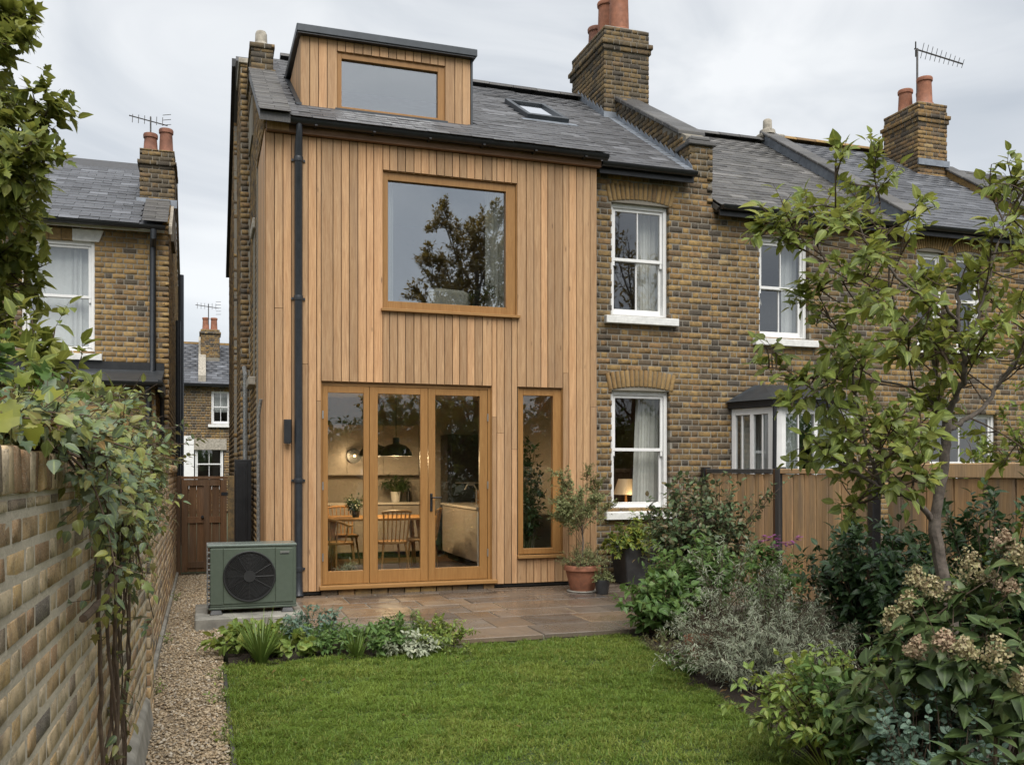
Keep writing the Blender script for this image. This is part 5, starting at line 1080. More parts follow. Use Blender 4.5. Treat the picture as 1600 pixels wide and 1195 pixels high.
# ------------------------------------------------------------------ fence
FXX = 7.0
fc = thing('board_fence', (FXX, 10.2, 0), 'light brown vertical board fence with grey posts on the right', 'fence')
def fence_bay(parent, y0, y1, wid, mat, z1=1.64, x=FXX, z0=.05):
    n = round((y1-y0)/wid)
    for i in range(n):
        a = y0+(y1-y0)*i/n; j = random.uniform(0, .004)+(.013 if i % 2 else 0); MB().box(x+j-.012, x+.008+j, a+.004, a+(y1-y0)/n-.004, z0, z1+random.uniform(-.006, .004)).build('board', mat, parent, bevel=.003)
    bx('gap_light_block', mat, parent, x+.0265, x+.030, y0, y1, z0, z1-.02)  # added sheet, blocks light coming through the gaps between the boards
    for z_ in (.35, 1.2): bx('back_rail', mat, parent, x+.031, x+.07, y0, y1, z_, z_+.08)
fence_bay(fc, 10.32, 12.02, .108, M_fence, 1.60); fence_bay(fc, 8.52, 10.13, .113, M_fence, 1.60)
for y_, m_ in ((12.06, M_black), (10.19, M_post), (8.44, M_black)): bx('post', m_, fc, FXX-.035, FXX+.075, y_-.045, y_+.045, 0, 1.69, .006); 
bx('jamb', M_gate, fc, FXX-.01, FXX+.06, 10.245, 10.315, 0, 1.665, .004); bx('jamb', M_gate, fc, FXX-.01, FXX+.06, 11.96, 12.01, 0, 1.665, .004)
bx('cap_rail', M_post, fc, FXX-.03, FXX+.05, 10.32, 11.955, 1.605, 1.665, .006); bx('cap_rail', M_fence, fc, FXX-.025, FXX+.05, 8.49, 10.14, 1.605, 1.665, .006)
f2 = thing('wide_board_fence', (FXX+.2, 6, 0), 'darker wide board fence behind the hydrangea and young tree', 'fence')
fence_bay(f2, 2.2, 8.38, .19, M_fence_d, 1.57, FXX+.16); bx('cap_rail', M_fence, f2, FXX+.12, FXX+.21, 2.2, 8.39, 1.575, 1.72, .008)
for y_ in (6.6, 4.8, 3.0): bx('post', M_fence_d, f2, FXX+.21, FXX+.30, y_-.045, y_+.045, 0, 1.72)
# ------------------------------------------------------------------ pots and planters
def gpos0(px, t): q = at(px, HOR, t); return q.x, q.y
def pot_body(name, x, y, z, r0, r1, h, mat, label, rim=True):
    o = thing(name, (x, y, z), label, 'pot'); p = [(r0*.97, 0), (r0, .01), (r0+(r1-r0)*.55, h*.5), (r1*.97, h*.8)]
    p += [(r1*1.06, h*.805), (r1*1.07, h-.012), (r1*1.03, h), (r1*.94, h), (r1*.92, h-.05), (.01, h-.045)] if rim else [(r1, h-.01), (r1*.99, h), (r1*.93, h), (r1*.92, h-.03), (.01, h-.03)]
    MB().lathe((x, y, z), p, 28).build('pot_body', mat, o, True); MB().lathe((x, y, z), [(r1*.9, h-.06), (r1*.9, h-.035), (.01, h-.03)], 20).build('compost', M_bin, o); return o
tp_ = pot_body('terracotta_pot', 4.66, 11.12, .083, .155, .225, .34, M_terra, 'large terracotta pot holding a feathery small tree by the tall window')
MB().lathe((4.66, 11.12, .078), [(.19, 0), (.205, .012), (.2, .02)], 24).build('saucer', M_conc, tp_)
pot_body('small_pot', 4.80, 10.80, .083, .075, .10, .18, M_fired, 'small charcoal pot standing in front of the terracotta pot', False)
pot_body('border_pot', *gpos0(1092, 8.0), .02, .09, .125, .2, M_terra, 'terracotta pot half buried under the silver shrub in the border')
pq = thing('square_planter', (5.72, 11.72, .08), 'tall square charcoal planter under the lower sash window', 'planter')
q0, q1 = .19, .25; cxp, cyp = 5.64, 11.62
MB().add([(cxp+sx*q0, cyp+sy_*q0, .083) for sx, sy_ in ((-1,-1),(1,-1),(1,1),(-1,1))]+[(cxp+sx*q1, cyp+sy_*q1, .60) for sx, sy_ in ((-1,-1),(1,-1),(1,1),(-1,1))], [(0,3,2,1),(0,1,5,4),(1,2,6,5),(2,3,7,6),(3,0,4,7),(4,5,6,7)]).build('planter_body', M_fired, pq, bevel=.012)
# ------------------------------------------------------------------ plants
def nrm(a): return a/np.maximum(np.linalg.norm(a, axis=-1, keepdims=True), 1e-9)
def leaf_shape(st, hw, fold=.18, curl=.28, lobes=None):
    """leaf of length 1 along +Y: stations st with half widths hw, folded along the midrib and curling down"""
    v = []; f = []; n = len(st)
    for t_, w_ in zip(st, hw):
        z = -curl*t_*t_; v += [(0, t_, z), (-w_, t_, z+fold*w_), (w_, t_, z+fold*w_)]
    for i in range(n-1):
        a, b = 3*i, 3*i+3
        f += [(a, b, a+1), (a+1, b, b+1), (a, a+2, b), (a+2, b+2, b)]
    return np.array(v), np.array(f), np.array([1. if i % 3 == 0 else 0. for i in range(len(v))])
def fan_leaf(out, fold=.12, curl=.25):
    """lobed leaf from an outline (x, y) of its right half, base to tip"""
    pts = [(x, y) for x, y in out]+[(-x, y) for x, y in out[::-1][1:-1]]
    v = [(0, .38, .0)]+[(x, y, fold*abs(x)-curl*y*y) for x, y in pts]; n = len(pts)
    f = [(0, 1+i, 1+(i+1) % n) for i in range(n)]
    return np.array(v), np.array(f)
OVATE = [leaf_shape((0, .18, .45, .75, 1), (.015, .20, .27, .17, 0), .3, c) for c in (.1, .3, .5)]
BROAD = [leaf_shape((0, .15, .4, .7, 1), (.02, .30, .38, .24, 0), .22, c) for c in (.15, .4, .65)]
LANCE = [leaf_shape((0, .3, .65, 1), (.02, .085, .075, 0), .3, c) for c in (.05, .3, .6)]
NARROW = [leaf_shape((0, .5, 1), (.03, .11, 0), .3, c) for c in (.0, .3)]
ROUND = [leaf_shape((0, .2, .5, .8, 1), (.04, .32, .42, .3, .02), .15, c) for c in (.1, .3)]
LOBED = [fan_leaf([(0, 0), (.22, -.08), (.42, .12), (.30, .25), (.50, .48), (.24, .52), (.16, .72), (0, 1)], .15, c) for c in (.1, .35)]
OAKY = [fan_leaf([(0, 0), (.10, .12), (.2, .25), (.11, .34), (.27, .5), (.13, .58), (.22, .76), (.08, .84), (0, 1)], .15, c) for c in (.1, .3)]
FLOR = [leaf_shape((0, .5, 1), (.2, .5, .2), .2, c) for c in (.0, .25)]
def frames(d, up):
    y = nrm(d); x = nrm(np.cross(y, up)); z = np.cross(x, y); return x, y, z
def rods(P, Q, r):
    """thin three-sided twigs from P to Q"""
    d = nrm(Q-P); a = nrm(np.cross(d, np.where(np.abs(d[:, 2:3]) > .9, np.array([[1., 0, 0]]), np.array([[0, 0, 1.]])))); b = np.cross(d, a)
    vs = []
    for base, rr in ((P, r), (Q, r*.55)):
        for k in range(3): t_ = 2*math.pi*k/3; vs.append(base+(a*math.cos(t_)+b*math.sin(t_))*rr[:, None])
    V_ = np.stack(vs, 1).reshape(-1, 3); o = (np.arange(len(P))*6)[:, None]
    F = np.concatenate([o+np.array([[i, (i+1) % 3, 3+(i+1) % 3, 3+i]]) for i in range(3)]); return V_, F
def bez(p0, p1, p2, n=7):
    t_ = np.linspace(0, 1, n)[:, None]; p0, p1, p2 = map(np.asarray, (p0, p1, p2)); return (1-t_)**2*p0+2*t_*(1-t_)*p1+t_**2*p2
def dome(base, n, h, r, lean=(0, 0), rise=.6, foot=.06, hmin=.72, flat=.55):
    out = []
    for i in range(n):
        a = rng.uniform(0, 6.283); u = math.sqrt(rng.random()); rr = r*u; b = np.array(base)+np.array((math.cos(a), math.sin(a), 0))*foot*rng.random()
        e = np.array(base)+np.array((math.cos(a)*rr+lean[0]*h, math.sin(a)*rr+lean[1]*h, h*(1-flat*u*u)*rng.uniform(hmin, 1.03)))
        m = b+(e-b)*np.array((.3, .3, rise))+rng.normal(0, .04*h, 3); out.append(bez(b, m, e))
    return out
def leaves_on(stems, tw, tl, lf, ll, f0=.3, out=.6, up=.35, droop=.15, ctr=None, face=.0, spread=.9, tipw=True):
    """twigs along the stems and leaves along the twigs -> leaf frames and twig ends"""
    P, T = [], []
    for s in stems:
        k = max(1, int(tw*rng.uniform(.75, 1.25))); f = np.sort(f0+(1-f0)*rng.random(k)**.8); f[-1] = 1.0; x = f*(len(s)-1); i = np.minimum(x.astype(int), len(s)-2); w_ = (x-i)[:, None]
        P.append(s[i]*(1-w_)+s[i+1]*w_); T.append(s[i+1]-s[i])
    P = np.concatenate(P); T = nrm(np.concatenate(T)); N = len(P); c = P.mean(0) if ctr is None else np.array(ctr)
    o = nrm((P-c)*np.array((1, 1, .5))); d = nrm(T*.5+rng.normal(0, .5, (N, 3))+o*out+np.array((0, 0, up))); Ln = tl*rng.uniform(.5, 1.25, N); Q = P+d*Ln[:, None]
    s_ = np.tile(np.linspace(.15, 1, lf), N)+rng.uniform(-.06, .06, N*lf); s_ = np.clip(s_, .05, 1.02); j = np.repeat(np.arange(N), lf)
    pos = P[j]+d[j]*(Ln[j]*s_)[:, None]; pos[:, 2] -= droop*Ln[j]*s_**2
    perp = nrm(np.cross(d[j], rng.normal(0, 1, (N*lf, 3)))); tip = (s_ > .93) & tipw
    ld = nrm(np.where(tip[:, None], d[j]+perp*.35, d[j]*.55+perp*spread)+np.array((0, 0, -droop)))
    upv = nrm(np.array((0, 0, 1.))+o[j]*.45+rng.normal(0, .33, (N*lf, 3))+np.array((0, -1., 0))*face)
    x, y, z = frames(ld, upv); sz = ll*rng.uniform(.55, 1.15, N*lf)
    return np.stack([x, y, z], 2)*sz[:, None, None], pos, sz, (P, Q)
def plant(name, label, cat, base, stems, leaf, lm, sm, tw, tl, lf, ll, srad=.008, nobj=0, group=None, leafname='leaf', hide_stem=False, extra=None, trad=.0018, **kw):
    o = thing(name, tuple(base), label, cat, group) if isinstance(name, str) else name
    A, L, S, (P, Q) = leaves_on(stems, tw, tl, lf, ll, **kw)
    if extra is not None: A = np.concatenate([A, extra[0]]); L = np.concatenate([L, extra[1]]); S = np.concatenate([S, extra[2]])
    pieces(o, leafname, leaf, A, L, lm, nobj, 'foliage', S, True, None)
    m = MB()
    for s in stems: m.tube(s, list(np.linspace(srad, srad*.35, len(s))), 5)
    nb = len(m.v); V_, F = rods(P, Q, np.full(len(P), trad)); m.v += [tuple(q) for q in V_]; m.f += [tuple(int(i)+nb for i in q) for q in F]
    m.build('stems', sm, o, True); return o
def gpos(px, t, z=0.0): q = at(px, HOR, t); return np.array((q.x, q.y, z))
def branchy(limbs, n, length, rnd=.5, up=.25, f0=.35, radial=True):
    """side branches off the limbs"""
    out = []
    for s in limbs:
        for k in range(n):
            f = f0+(1-f0)*rng.random(); x = f*(len(s)-1); i = min(int(x), len(s)-2); p = s[i]+(s[i+1]-s[i])*(x-i); t_ = nrm(s[i+1]-s[i])
            d = nrm(t_*.6+rng.normal(0, rnd, 3)+np.array((0, 0, up))); l = length*rng.uniform(.6, 1.2)*(1.1-.4*f)
            d2 = nrm(d+rng.normal(0, .35, 3)+np.array((0, 0, up*.6))); out.append(bez(p, p+d*l*.5, p+d*l*.5+d2*l*.5, 6))
        out.append(s[-3:] if len(s) > 3 else s)
    return out
def wig(pts, n=8, a=.012):
    """smooth line through points with a little wander"""
    pts = [np.array(p) for p in pts]; out = []
    for i in range(len(pts)-1):
        p0 = pts[max(i-1, 0)]; p1 = pts[i]; p2 = pts[i+1]; p3 = pts[min(i+2, len(pts)-1)]
        for k in range(n):
            t_ = k/n; out.append(.5*((2*p1)+(-p0+p2)*t_+(2*p0-5*p1+4*p2-p3)*t_**2+(-p0+3*p1-3*p2+p3)*t_**3)+rng.normal(0, a, 3))
    return np.array(out+[pts[-1]])
# ---- young tree on the right
T0 = 6.0
def pt3(px, py, dt=0.0): return np.array(at(px, py, T0+dt))
base = gpos(1497, T0+.1)
limbs_big = [
    ([base, pt3(1488, 985), pt3(1474, 905), pt3(1462, 840), pt3(1461, 810)], .062, .047),
    ([pt3(1461, 812), pt3(1468, 765), pt3(1476, 715), pt3(1479, 668), pt3(1480, 648)], .047, .037),
    ([pt3(1461, 815), pt3(1440, 790, -.05), pt3(1405, 768, -.15), pt3(1372, 758, -.25), pt3(1330, 735, -.3), pt3(1285, 705, -.35)], .030, .010),
    ([pt3(1376, 760, -.24), pt3(1362, 720, -.3), pt3(1348, 665, -.3), pt3(1335, 600, -.4), pt3(1315, 520, -.4)], .018, .007),
    ([pt3(1478, 672), pt3(1500, 660, .1), pt3(1530, 642, .2), pt3(1553, 612, .3), pt3(1575, 575, .4), pt3(1605, 545, .5)], .028, .010),
    ([pt3(1480, 650), pt3(1495, 615, -.1), pt3(1507, 585, -.2), pt3(1502, 545, -.25), pt3(1497, 500, -.3), pt3(1500, 440, -.3)], .030, .012),
    ([pt3(1478, 650), pt3(1466, 612, .2), pt3(1460, 575, .3), pt3(1456, 520, .3), pt3(1445, 460, .3)], .026, .010),
    ([pt3(1470, 640), pt3(1440, 612, .0), pt3(1390, 598, -.1), pt3(1320, 590, -.2), pt3(1260, 590, -.3)], .014, .005),
    ([pt3(1465, 700), pt3(1430, 690, .1), pt3(1390, 700, .15), pt3(1300, 690, .1)], .013, .005),
    ([pt3(1504, 570, -.2), pt3(1522, 520, -.3), pt3(1535, 470, -.3), pt3(1555, 400, -.3), pt3(1572, 330, -.3), pt3(1585, 285, -.3)], .016, .004),
    ([pt3(1497, 505, -.3), pt3(1470, 470, -.4), pt3(1420, 450, -.4), pt3(1370, 400, -.4), pt3(1330, 340, -.4), pt3(1290, 320, -.4), pt3(1258, 328, -.4)], .016, .004),
    ([pt3(1420, 452, -.4), pt3(1365, 455, -.5), pt3(1300, 420, -.5), pt3(1270, 370, -.5)], .011, .004),
    ([pt3(1560, 600, .3), pt3(1590, 560, .2), pt3(1615, 470, .1), pt3(1600, 380, .1)], .014, .005),
    ([pt3(1456, 520, .3), pt3(1400, 480, .3), pt3(1385, 380, .2), pt3(1370, 290, .2)], .012, .004),
]
YT = thing('young_tree', tuple(base), 'young broad-leaved tree with smooth grey trunk in the right border', 'tree')
tr = MB(); lims = []
for k, (pts, r0, r1) in enumerate(limbs_big):
    s = wig(pts, 5, .006 if k > 1 else .002); tr.tube(s, list(np.linspace(r0*.72, r1*.8, len(s))), 9)
    if k > 1: lims.append(s)
tr.build('trunk', M_bark, YT, True)
br = branchy(lims, 8, .44, .62, .15, .15); br2 = branchy(br, 3, .24, .6, .15, .4)
A, L, S, (P, Q) = leaves_on(br+br2, 2.7, .09, 3, .092, .45, .25, .3, .22, None, .15)
pieces(YT, 'leaf', OVATE+BROAD[:1], A, L, L_tree, 300, 'foliage', S, True)
m = MB()
for s in br+br2: m.tube(s, list(np.linspace(.006, .0025, len(s))), 5)
nb = len(m.v); V_, F = rods(P, Q, np.full(len(P), .002)); m.v += [tuple(q) for q in V_]; m.f += [tuple(int(i)+nb for i in q) for q in F]; m.build('branches', M_stem, YT, True)
# ---- tree behind the wall on the left
LT = thing('overhanging_tree', (-2.9, 7.6, 0), 'leafy tree overhanging from behind the wall at the left edge', 'tree')
def pl3(px, py, t=7.0): return np.array(at(px-45, py, t))
b0 = np.array((-2.7, 7.4, 0.)); tr = MB(); lims = []
for pts, r0 in (([b0, pl3(-150, 520), pl3(-130, 300), pl3(-70, 120), pl3(-20, 20)], .09), ([pl3(-140, 420), pl3(-60, 300), pl3(0, 250), pl3(60, 215), pl3(95, 195)], .03), ([pl3(-135, 500), pl3(-50, 430), pl3(0, 380), pl3(50, 350)], .03), ([pl3(-110, 260), pl3(-50, 160), pl3(0, 90), pl3(40, 60)], .025),
    ([pl3(-140, 560), pl3(-60, 500), pl3(0, 440), pl3(30, 430)], .025), ([pl3(-120, 330, 6.6), pl3(-50, 280, 6.4), pl3(10, 290, 6.3), pl3(50, 270, 6.2)], .02), ([pl3(-80, 150), pl3(-40, 60), pl3(-10, -20)], .02), ([pl3(-140, 480, 6.8), pl3(-60, 400, 6.6), pl3(-10, 330, 6.5), pl3(30, 320, 6.5)], .02)):
    s = wig(pts, 5, .01); tr.tube(s, list(np.linspace(r0, .006, len(s))), 8); lims.append(s)
tr.build('trunk', M_bark, LT, True); br = branchy(lims, 13, .46, .55, .15, .3); br2 = branchy(br, 3, .24, .6, .15, .3)
A, L, S, (P, Q) = leaves_on(br+br2, 2.8, .11, 4, .112, .4, .25, .2, .35)
pieces(LT, 'leaf', OAKY+LOBED+BROAD, A, L, L_ltree, 250, 'foliage', S, True); m = MB()
for s in br+br2: m.tube(s, list(np.linspace(.007, .003, len(s))), 5)
nb = len(m.v); V_, F = rods(P, Q, np.full(len(P), .002)); m.v += [tuple(q) for q in V_]; m.f += [tuple(int(i)+nb for i in q) for q in F]; m.build('branches', M_stem, LT, True)
# ---- climber on the garden wall
CL = thing('wall_climber', (-.42, 4.3, 1.7), 'dense climber tumbling over the top of the garden wall', 'climber')
st_ = []
for i in range(150):
    y = 2.75+5.8*rng.random()**1.05; x0_ = -.62+rng.uniform(-.12, .1); top = 1.80+.24*math.exp(-((y-5.0)/1.7)**2); e = np.array((-.36+rng.normal(-.08, .14), y+rng.normal(0, .2), 1.70+(top-1.70)*rng.random()))
    st_.append(bez((x0_, y, 1.68), (x0_+.05, y+rng.normal(0, .15), 1.8+(top-1.8)*rng.uniform(.5, 1.2)), e, 6))
for i in range(80):
    y = 4.6+rng.normal(0, .85); z1_ = 1.62-abs(rng.normal(0, .26))-.0; y = max(3.05, y); z1_ = max(z1_, .85 if abs(y-4.2) < .7 else 1.2)
    st_.append(bez((-.5, y, 1.72), (-.30+rng.normal(0, .03), y+rng.normal(0, .1), 1.78), (WX(y)+.05+abs(rng.normal(0, .07)), y+rng.normal(0, .25), z1_), 7))
A, L, S, (P, Q) = leaves_on(st_, 10, .10, 4, .042, .15, .35, .2, .3, (-.6, 4.4, 1.5), .25)
pieces(CL, 'leaf', LOBED+OVATE+BROAD, A, L, L_ivy, 250, 'foliage', S, True); m = MB()
for s in st_: m.tube(s, list(np.linspace(.007, .002, len(s))), 5)
nb = len(m.v); V_, F = rods(P, Q, np.full(len(P), .0015)); m.v += [tuple(q) for q in V_]; m.f += [tuple(int(i)+nb for i in q) for q in F]; m.build('stems', M_stem, CL, True)
A, L, S, _ = leaves_on(st_[:120:3], 3, .10, 3, .05, .2, .4, .3, .3); o = np_mesh('rusty_foliage', *[q for q in (np.zeros((3, 3)), np.array([[0, 1, 2]]))], L_rust); pieces(CL, 'rusty_leaf', OVATE, A, L, L_rust, 30, 'rusty_foliage', S, True)
# old woody stems down the wall
hs = []; m = MB()
for i in range(10):
    y = 4.2+rng.normal(0, .32); r_ = rng.uniform(.003, .0085); pts = [(WX(y)+.03+rng.random()*.04, y+rng.normal(0, .04), z_) for z_ in (1.6, 1.2, .8, .4, .0)]
    s = wig(pts, 4, .006); m.tube(s, r_, 6); hs.append(s)
m.tube(wig([(WX(4)+.05, 3.2, 1.19), (WX(4)+.08, 3.7, 1.21), (WX(4)+.10, 4.2, 1.33), (WX(4)+.06, 4.6, 1.5)], 5, .004), .013, 7)
m.build('old_stems', M_stem, CL, True)
A, L, S, (P, Q) = leaves_on(hs, 5, .09, 3, .062, .1, .3, .1, .3, (-.6, 4.3, .8), .0); pieces(CL, 'trailing_leaf', OVATE+LOBED, A, L, L_ivy, 200, 'trailing_foliage', S, True)
V_, F = rods(P, Q, np.full(len(P), .0018)); place('twigs', np_mesh('twigs', V_, F, M_gstem), CL)
# large vine leaves close to the camera
VL = thing('vine_spray', tuple(at(70, 650, 2.3)), 'spray of large yellow-green vine leaves above the near wall end', 'vine')
A, L, S = [], [], []; m = MB()
for px, py, s_, t_, ro in ((18, 668, .075, 2.2, -.9), (52, 616, .055, 2.5, 1.9), (92, 622, .08, 2.5, -1.3), (48, 655, .075, 2.4, 3.0), (112, 652, .055, 2.6, -1.9), (80, 676, .04, 2.5, .4), (96, 680, .04, 2.5, -.6), (70, 640, .05, 2.6, -2.6), (30, 600, .05, 2.6, .6), (8, 630, .06, 2.3, 2.4)):
    p = np.array(at(px, py, t_)); vd = nrm(p-np.array((0, 0, EYE))); r_ = np.array((CY, -SY, 0)); d = r_*math.sin(ro)+np.array((0, 0, 1.))*math.cos(ro); x, y, z = frames(d[None], (-vd*.7+np.array((0, 0, .8))+rng.normal(0, .2, 3))[None])
    A.append(np.stack([x[0], y[0], z[0]], 1)*s_*1.05); L.append(p); S.append(s_); m.tube([p, p+np.array((-.05, .25, -.12))], .002, 5)
pieces(VL, 'leaf', LOBED, A, L, L_vine, 50, None, None, True); m.build('stems', M_gstem, VL, True)
# shrubs behind the garden wall
b = np.array((-1.0, 6.1, 0)); plant('wall_shrub', 'glossy shrub with leaf rosettes rising behind the garden wall', 'shrub', b, dome(b, 46, 2.5, .62, (0, 0), .8, .3, .8, .22), OVATE, L_ltree, M_stem, 5, .16, 7, .12, .012, 60, f0=.72, out=.4, up=.5, droop=.1)
b = np.array((-1.0, 4.3, 0)); plant('wall_shrub', 'bushy mid-green shrub just behind the near garden wall', 'shrub', b, dome(b, 50, 2.2, .6, (0, 0), .85, .3, .85, .2), OVATE+LOBED, L_mid, M_stem, 6, .14, 5, .085, .010, 40, f0=.75, out=.4, up=.3)
# ---- bed in front of the patio
PB = [
 ('bed_plant', 'broad-leaved pale green clump at the left corner of the patio bed', (395, 8.45), .26, .30, 26, ROUND+BROAD, L_fresh, 3, .06, 4, .085),
 ('bed_plant', 'low pale leafy clump right of the tall grass tuft', (452, 8.35), .20, .24, 18, ROUND, L_fresh, 3, .05, 3, .075),
 ('bed_plant', 'blue-green upright spurge beside the concrete plinth', (486, 8.75), .40, .24, 22, NARROW+OVATE, L_blue, 5, .06, 6, .05),
 ('bed_plant', 'grey-green low perennial in the middle of the patio bed', (522, 8.5), .26, .26, 22, OVATE, L_mid, 4, .06, 4, .055),
 ('bed_plant', 'dark leafy perennial right of the small grass tuft', (600, 8.5), .28, .27, 24, OVATE, L_mid, 4, .07, 4, .065),
 ('bed_plant', 'silver woolly-leaved clump at the front of the patio bed', (645, 8.4), .17, .22, 30, OVATE, L_silver, 3, .05, 5, .05),
 ('bed_plant', 'ferny dark clump behind the silver plant', (628, 8.85), .30, .2, 18, LANCE, L_mid, 5, .08, 6, .06),
 ('bed_plant', 'yellow-green bushy clump at the right end of the patio bed', (688, 8.6), .34, .25, 26, OVATE, L_fresh, 5, .06, 5, .042),
 ('bed_plant', 'small green weed at the right corner of the patio bed', (716, 8.3), .10, .1, 8, OVATE, L_fresh, 2, .04, 3, .035),
]
for nm, lab, (px, t_), h_, r_, n, lfp, lm, tw, tl, lf, ll in PB:
    b = gpos(px, t_-.16, .02); r_ *= 1.2; plant(nm, lab, 'plant', b, dome(b, int(n*1.3), h_, r_, (0, 0), .6, .14), lfp, lm, M_gstem, tw*1.5, tl, lf, ll, .004, 30, 'plants in the patio bed', f0=.35, out=.6, up=.2)
def tuft(name, label, b, n, h, spread, wid, mat, nobj=60, group=None, cat='grass'):
    o = thing(name, tuple(b), label, cat, group); A = []; L = []
    v = []; f = []
    for i, (t_, w_) in enumerate(((0, 1), (.35, .95), (.7, .7), (1, .02))): v += [(-w_*.5, t_, 0), (w_*.5, t_, 0)]
    f = np.array([(0, 1, 3, 2), (2, 3, 5, 4), (4, 5, 7, 6)]); V0 = np.array(v, float); protos = []
    for c in (.15, .5, 1.0): q = V0.copy(); q[:, 2] = -c*.5*q[:, 1]**2; q[:, 1] *= 1-.12*c; protos.append((q, f))
    for i in range(n):
        a = rng.uniform(0, 6.283); s_ = spread*abs(rng.normal(0, .6)); d = nrm(np.array((math.cos(a)*s_, math.sin(a)*s_, 1.))); l = h*rng.uniform(.55, 1.1); x, y, z = frames(d[None], np.array((math.cos(a), math.sin(a), .2))[None]); z = z*1; y = y
        zz = np.cross(x[0], y[0]); A.append(np.stack([x[0]*wid, y[0]*l, -zz*l*0+np.array((-math.cos(a), -math.sin(a), .9))*l*.55], 1)); L.append(np.array(b)+np.array((math.cos(a), math.sin(a), 0))*rng.random()*.04)
    pieces(o, 'blade', protos, A, L, mat, nobj, 'blades', None, True); return o
tuft('grass_tuft', 'tall arching grass tuft at the left of the patio bed', gpos(408, 7.85, .02), 130, .50, .30, .013, L_tuft, 130, 'grass tufts in the patio bed')
tuft('grass_tuft', 'small grass tuft in the middle of the patio bed', gpos(557, 8.1, .02), 70, .32, .30, .012, L_tuft, 70, 'grass tufts in the patio bed')
# ---- patio pots
b = np.array((4.66, 11.12, .40)); s0 = wig([b, b+(.01, 0, .3), b+(.0, .02, .55)], 4, .004); lims = [s0]
for i in range(16): a = rng.uniform(0, 6.28); q = b+np.array((0, .01, rng.uniform(.25, .55))); lims.append(bez(q, q+np.array((math.cos(a)*.15, math.sin(a)*.15, .25)), q+np.array((math.cos(a)*.42*rng.uniform(.5, 1.15), math.sin(a)*.40, .30+.45*rng.random())), 7))
PT = plant('potted_tree', 'feathery olive-green small tree growing in the terracotta pot', 'potted tree', b, branchy(lims[1:], 3, .2, .5, .2, .35)+lims[1:], NARROW+OVATE[:1], L_olive, M_stem, 12, .11, 8, .044, .003, 60, f0=.2, out=.4, up=.15)
MB().tube(s0, [.016, .015, .014, .013, .012, .011, .010, .009, .008], 8).build('trunk', M_bark, PT, True)
b = np.array((4.66, 11.10, .41)); plant('pot_underplanting', 'wiry grey-green herb filling the terracotta pot', 'herb', b, dome(b, 80, .30, .32, (0, 0), .55, .17, .6, .8), NARROW, L_olive, M_stem, 6, .06, 7, .034, .002, 30, f0=.2)
b = np.array((4.80, 10.80, .245)); plant('small_pot_plant', 'leafy herb spilling over the small charcoal pot', 'herb', b, dome(b, 26, .16, .13, (0, 0), .6, .05, .5, .9), OVATE, L_olive, M_gstem, 4, .04, 5, .028, .003, 30, f0=.3)
b = np.array((5.64, 11.60, .58)); plant('planter_shrub', 'yellow-green shrub with golden tips in the square planter', 'shrub', b, dome(b, 60, .44, .44, (0, 0), .5, .2, .6, 1.1), OVATE, L_yel, M_gstem, 5, .08, 6, .066, .005, 60, f0=.3, out=.6, up=.1, droop=.3)
# ---- right-hand border
b = gpos(1088, 10.5); plant('rose_bush', 'tall twiggy rose bush with bronze tips beside the fence end', 'rose bush', b, dome(b, 95, 1.62, .64, (.02, 0), .65, .28, .6, .35), OVATE+ROUND, L_rose, M_stem, 13, .16, 6, .068, .008, 80, f0=.22, out=.5, up=.2, droop=.2)
rb = gpos(1130, 10.3); st2 = [bez(rb, rb+(.1, 0, 1.0), rb+(.45+.3*k, -.2, 1.42+.1*k), 8) for k in (0, .6, -.8, -1.6)]; plant('rose_bush', 'long arching rose stems reaching over towards the fence', 'rose bush', rb, st2, OVATE, L_rose, M_stem, 10, .12, 5, .06, .007, 30, f0=.5)
b = gpos(1085, 9.4); plant('border_shrub', 'mid-green rounded shrub in front of the rose bush', 'shrub', b, dome(b, 40, .98, .46, (0, 0), .65, .15, .7, .4), OVATE, L_mid, M_stem, 7, .12, 6, .085, .007, 60, f0=.3)
b = gpos(1032, 9.05, .02); plant('border_shrub', 'dark broad-leaved low shrub at the patio corner', 'shrub', b, dome(b, 34, .60, .40, (0, 0), .6, .12, .75, .4), BROAD, L_mid, M_stem, 6, .10, 5, .09, .006, 80, f0=.25, droop=.3)
b = gpos(1195, 7.15); plant('silver_shrub', 'large silver-leaved shrub spreading over the lawn edge', 'shrub', b, dome(b, 150, .90, .78, (-.05, -.02), .5, .25, .55, .6), NARROW+LANCE[1:], L_silver, M_stem, 14, .13, 10, .042, .004, 120, f0=.12, out=.7, up=.0, droop=.15)
b2 = gpos(1130, 7.5); st2 = [bez(b2+rng.normal(0, .08, 3)*(1, 1, 0), b2+(rng.normal(0, .1), 0, .6), b2+(rng.normal(0, .25), rng.normal(0, .2), rng.uniform(.85, 1.12)), 8) for k in range(9)]; plant('silver_shrub', 'tall silver-tipped wands rising out of the silver shrub', 'shrub', b2, st2, LANCE, L_silver, M_stem, 14, .06, 5, .05, .005, 40, f0=.4)
b = gpos(1195, 8.7); plant('aster_clump', 'reddish-green perennial with purple flowers before the fence', 'perennial', b, dome(b, 34, .98, .36, (0, 0), .7, .12, .75, .4), OVATE, L_mid, M_stem, 7, .11, 6, .075, .006, 40, f0=.3)
fl = []; A = []; L = []; 
AC_ = thing('aster_flowers', tuple(b), 'small purple flower heads above the perennial by the fence', 'flowers')
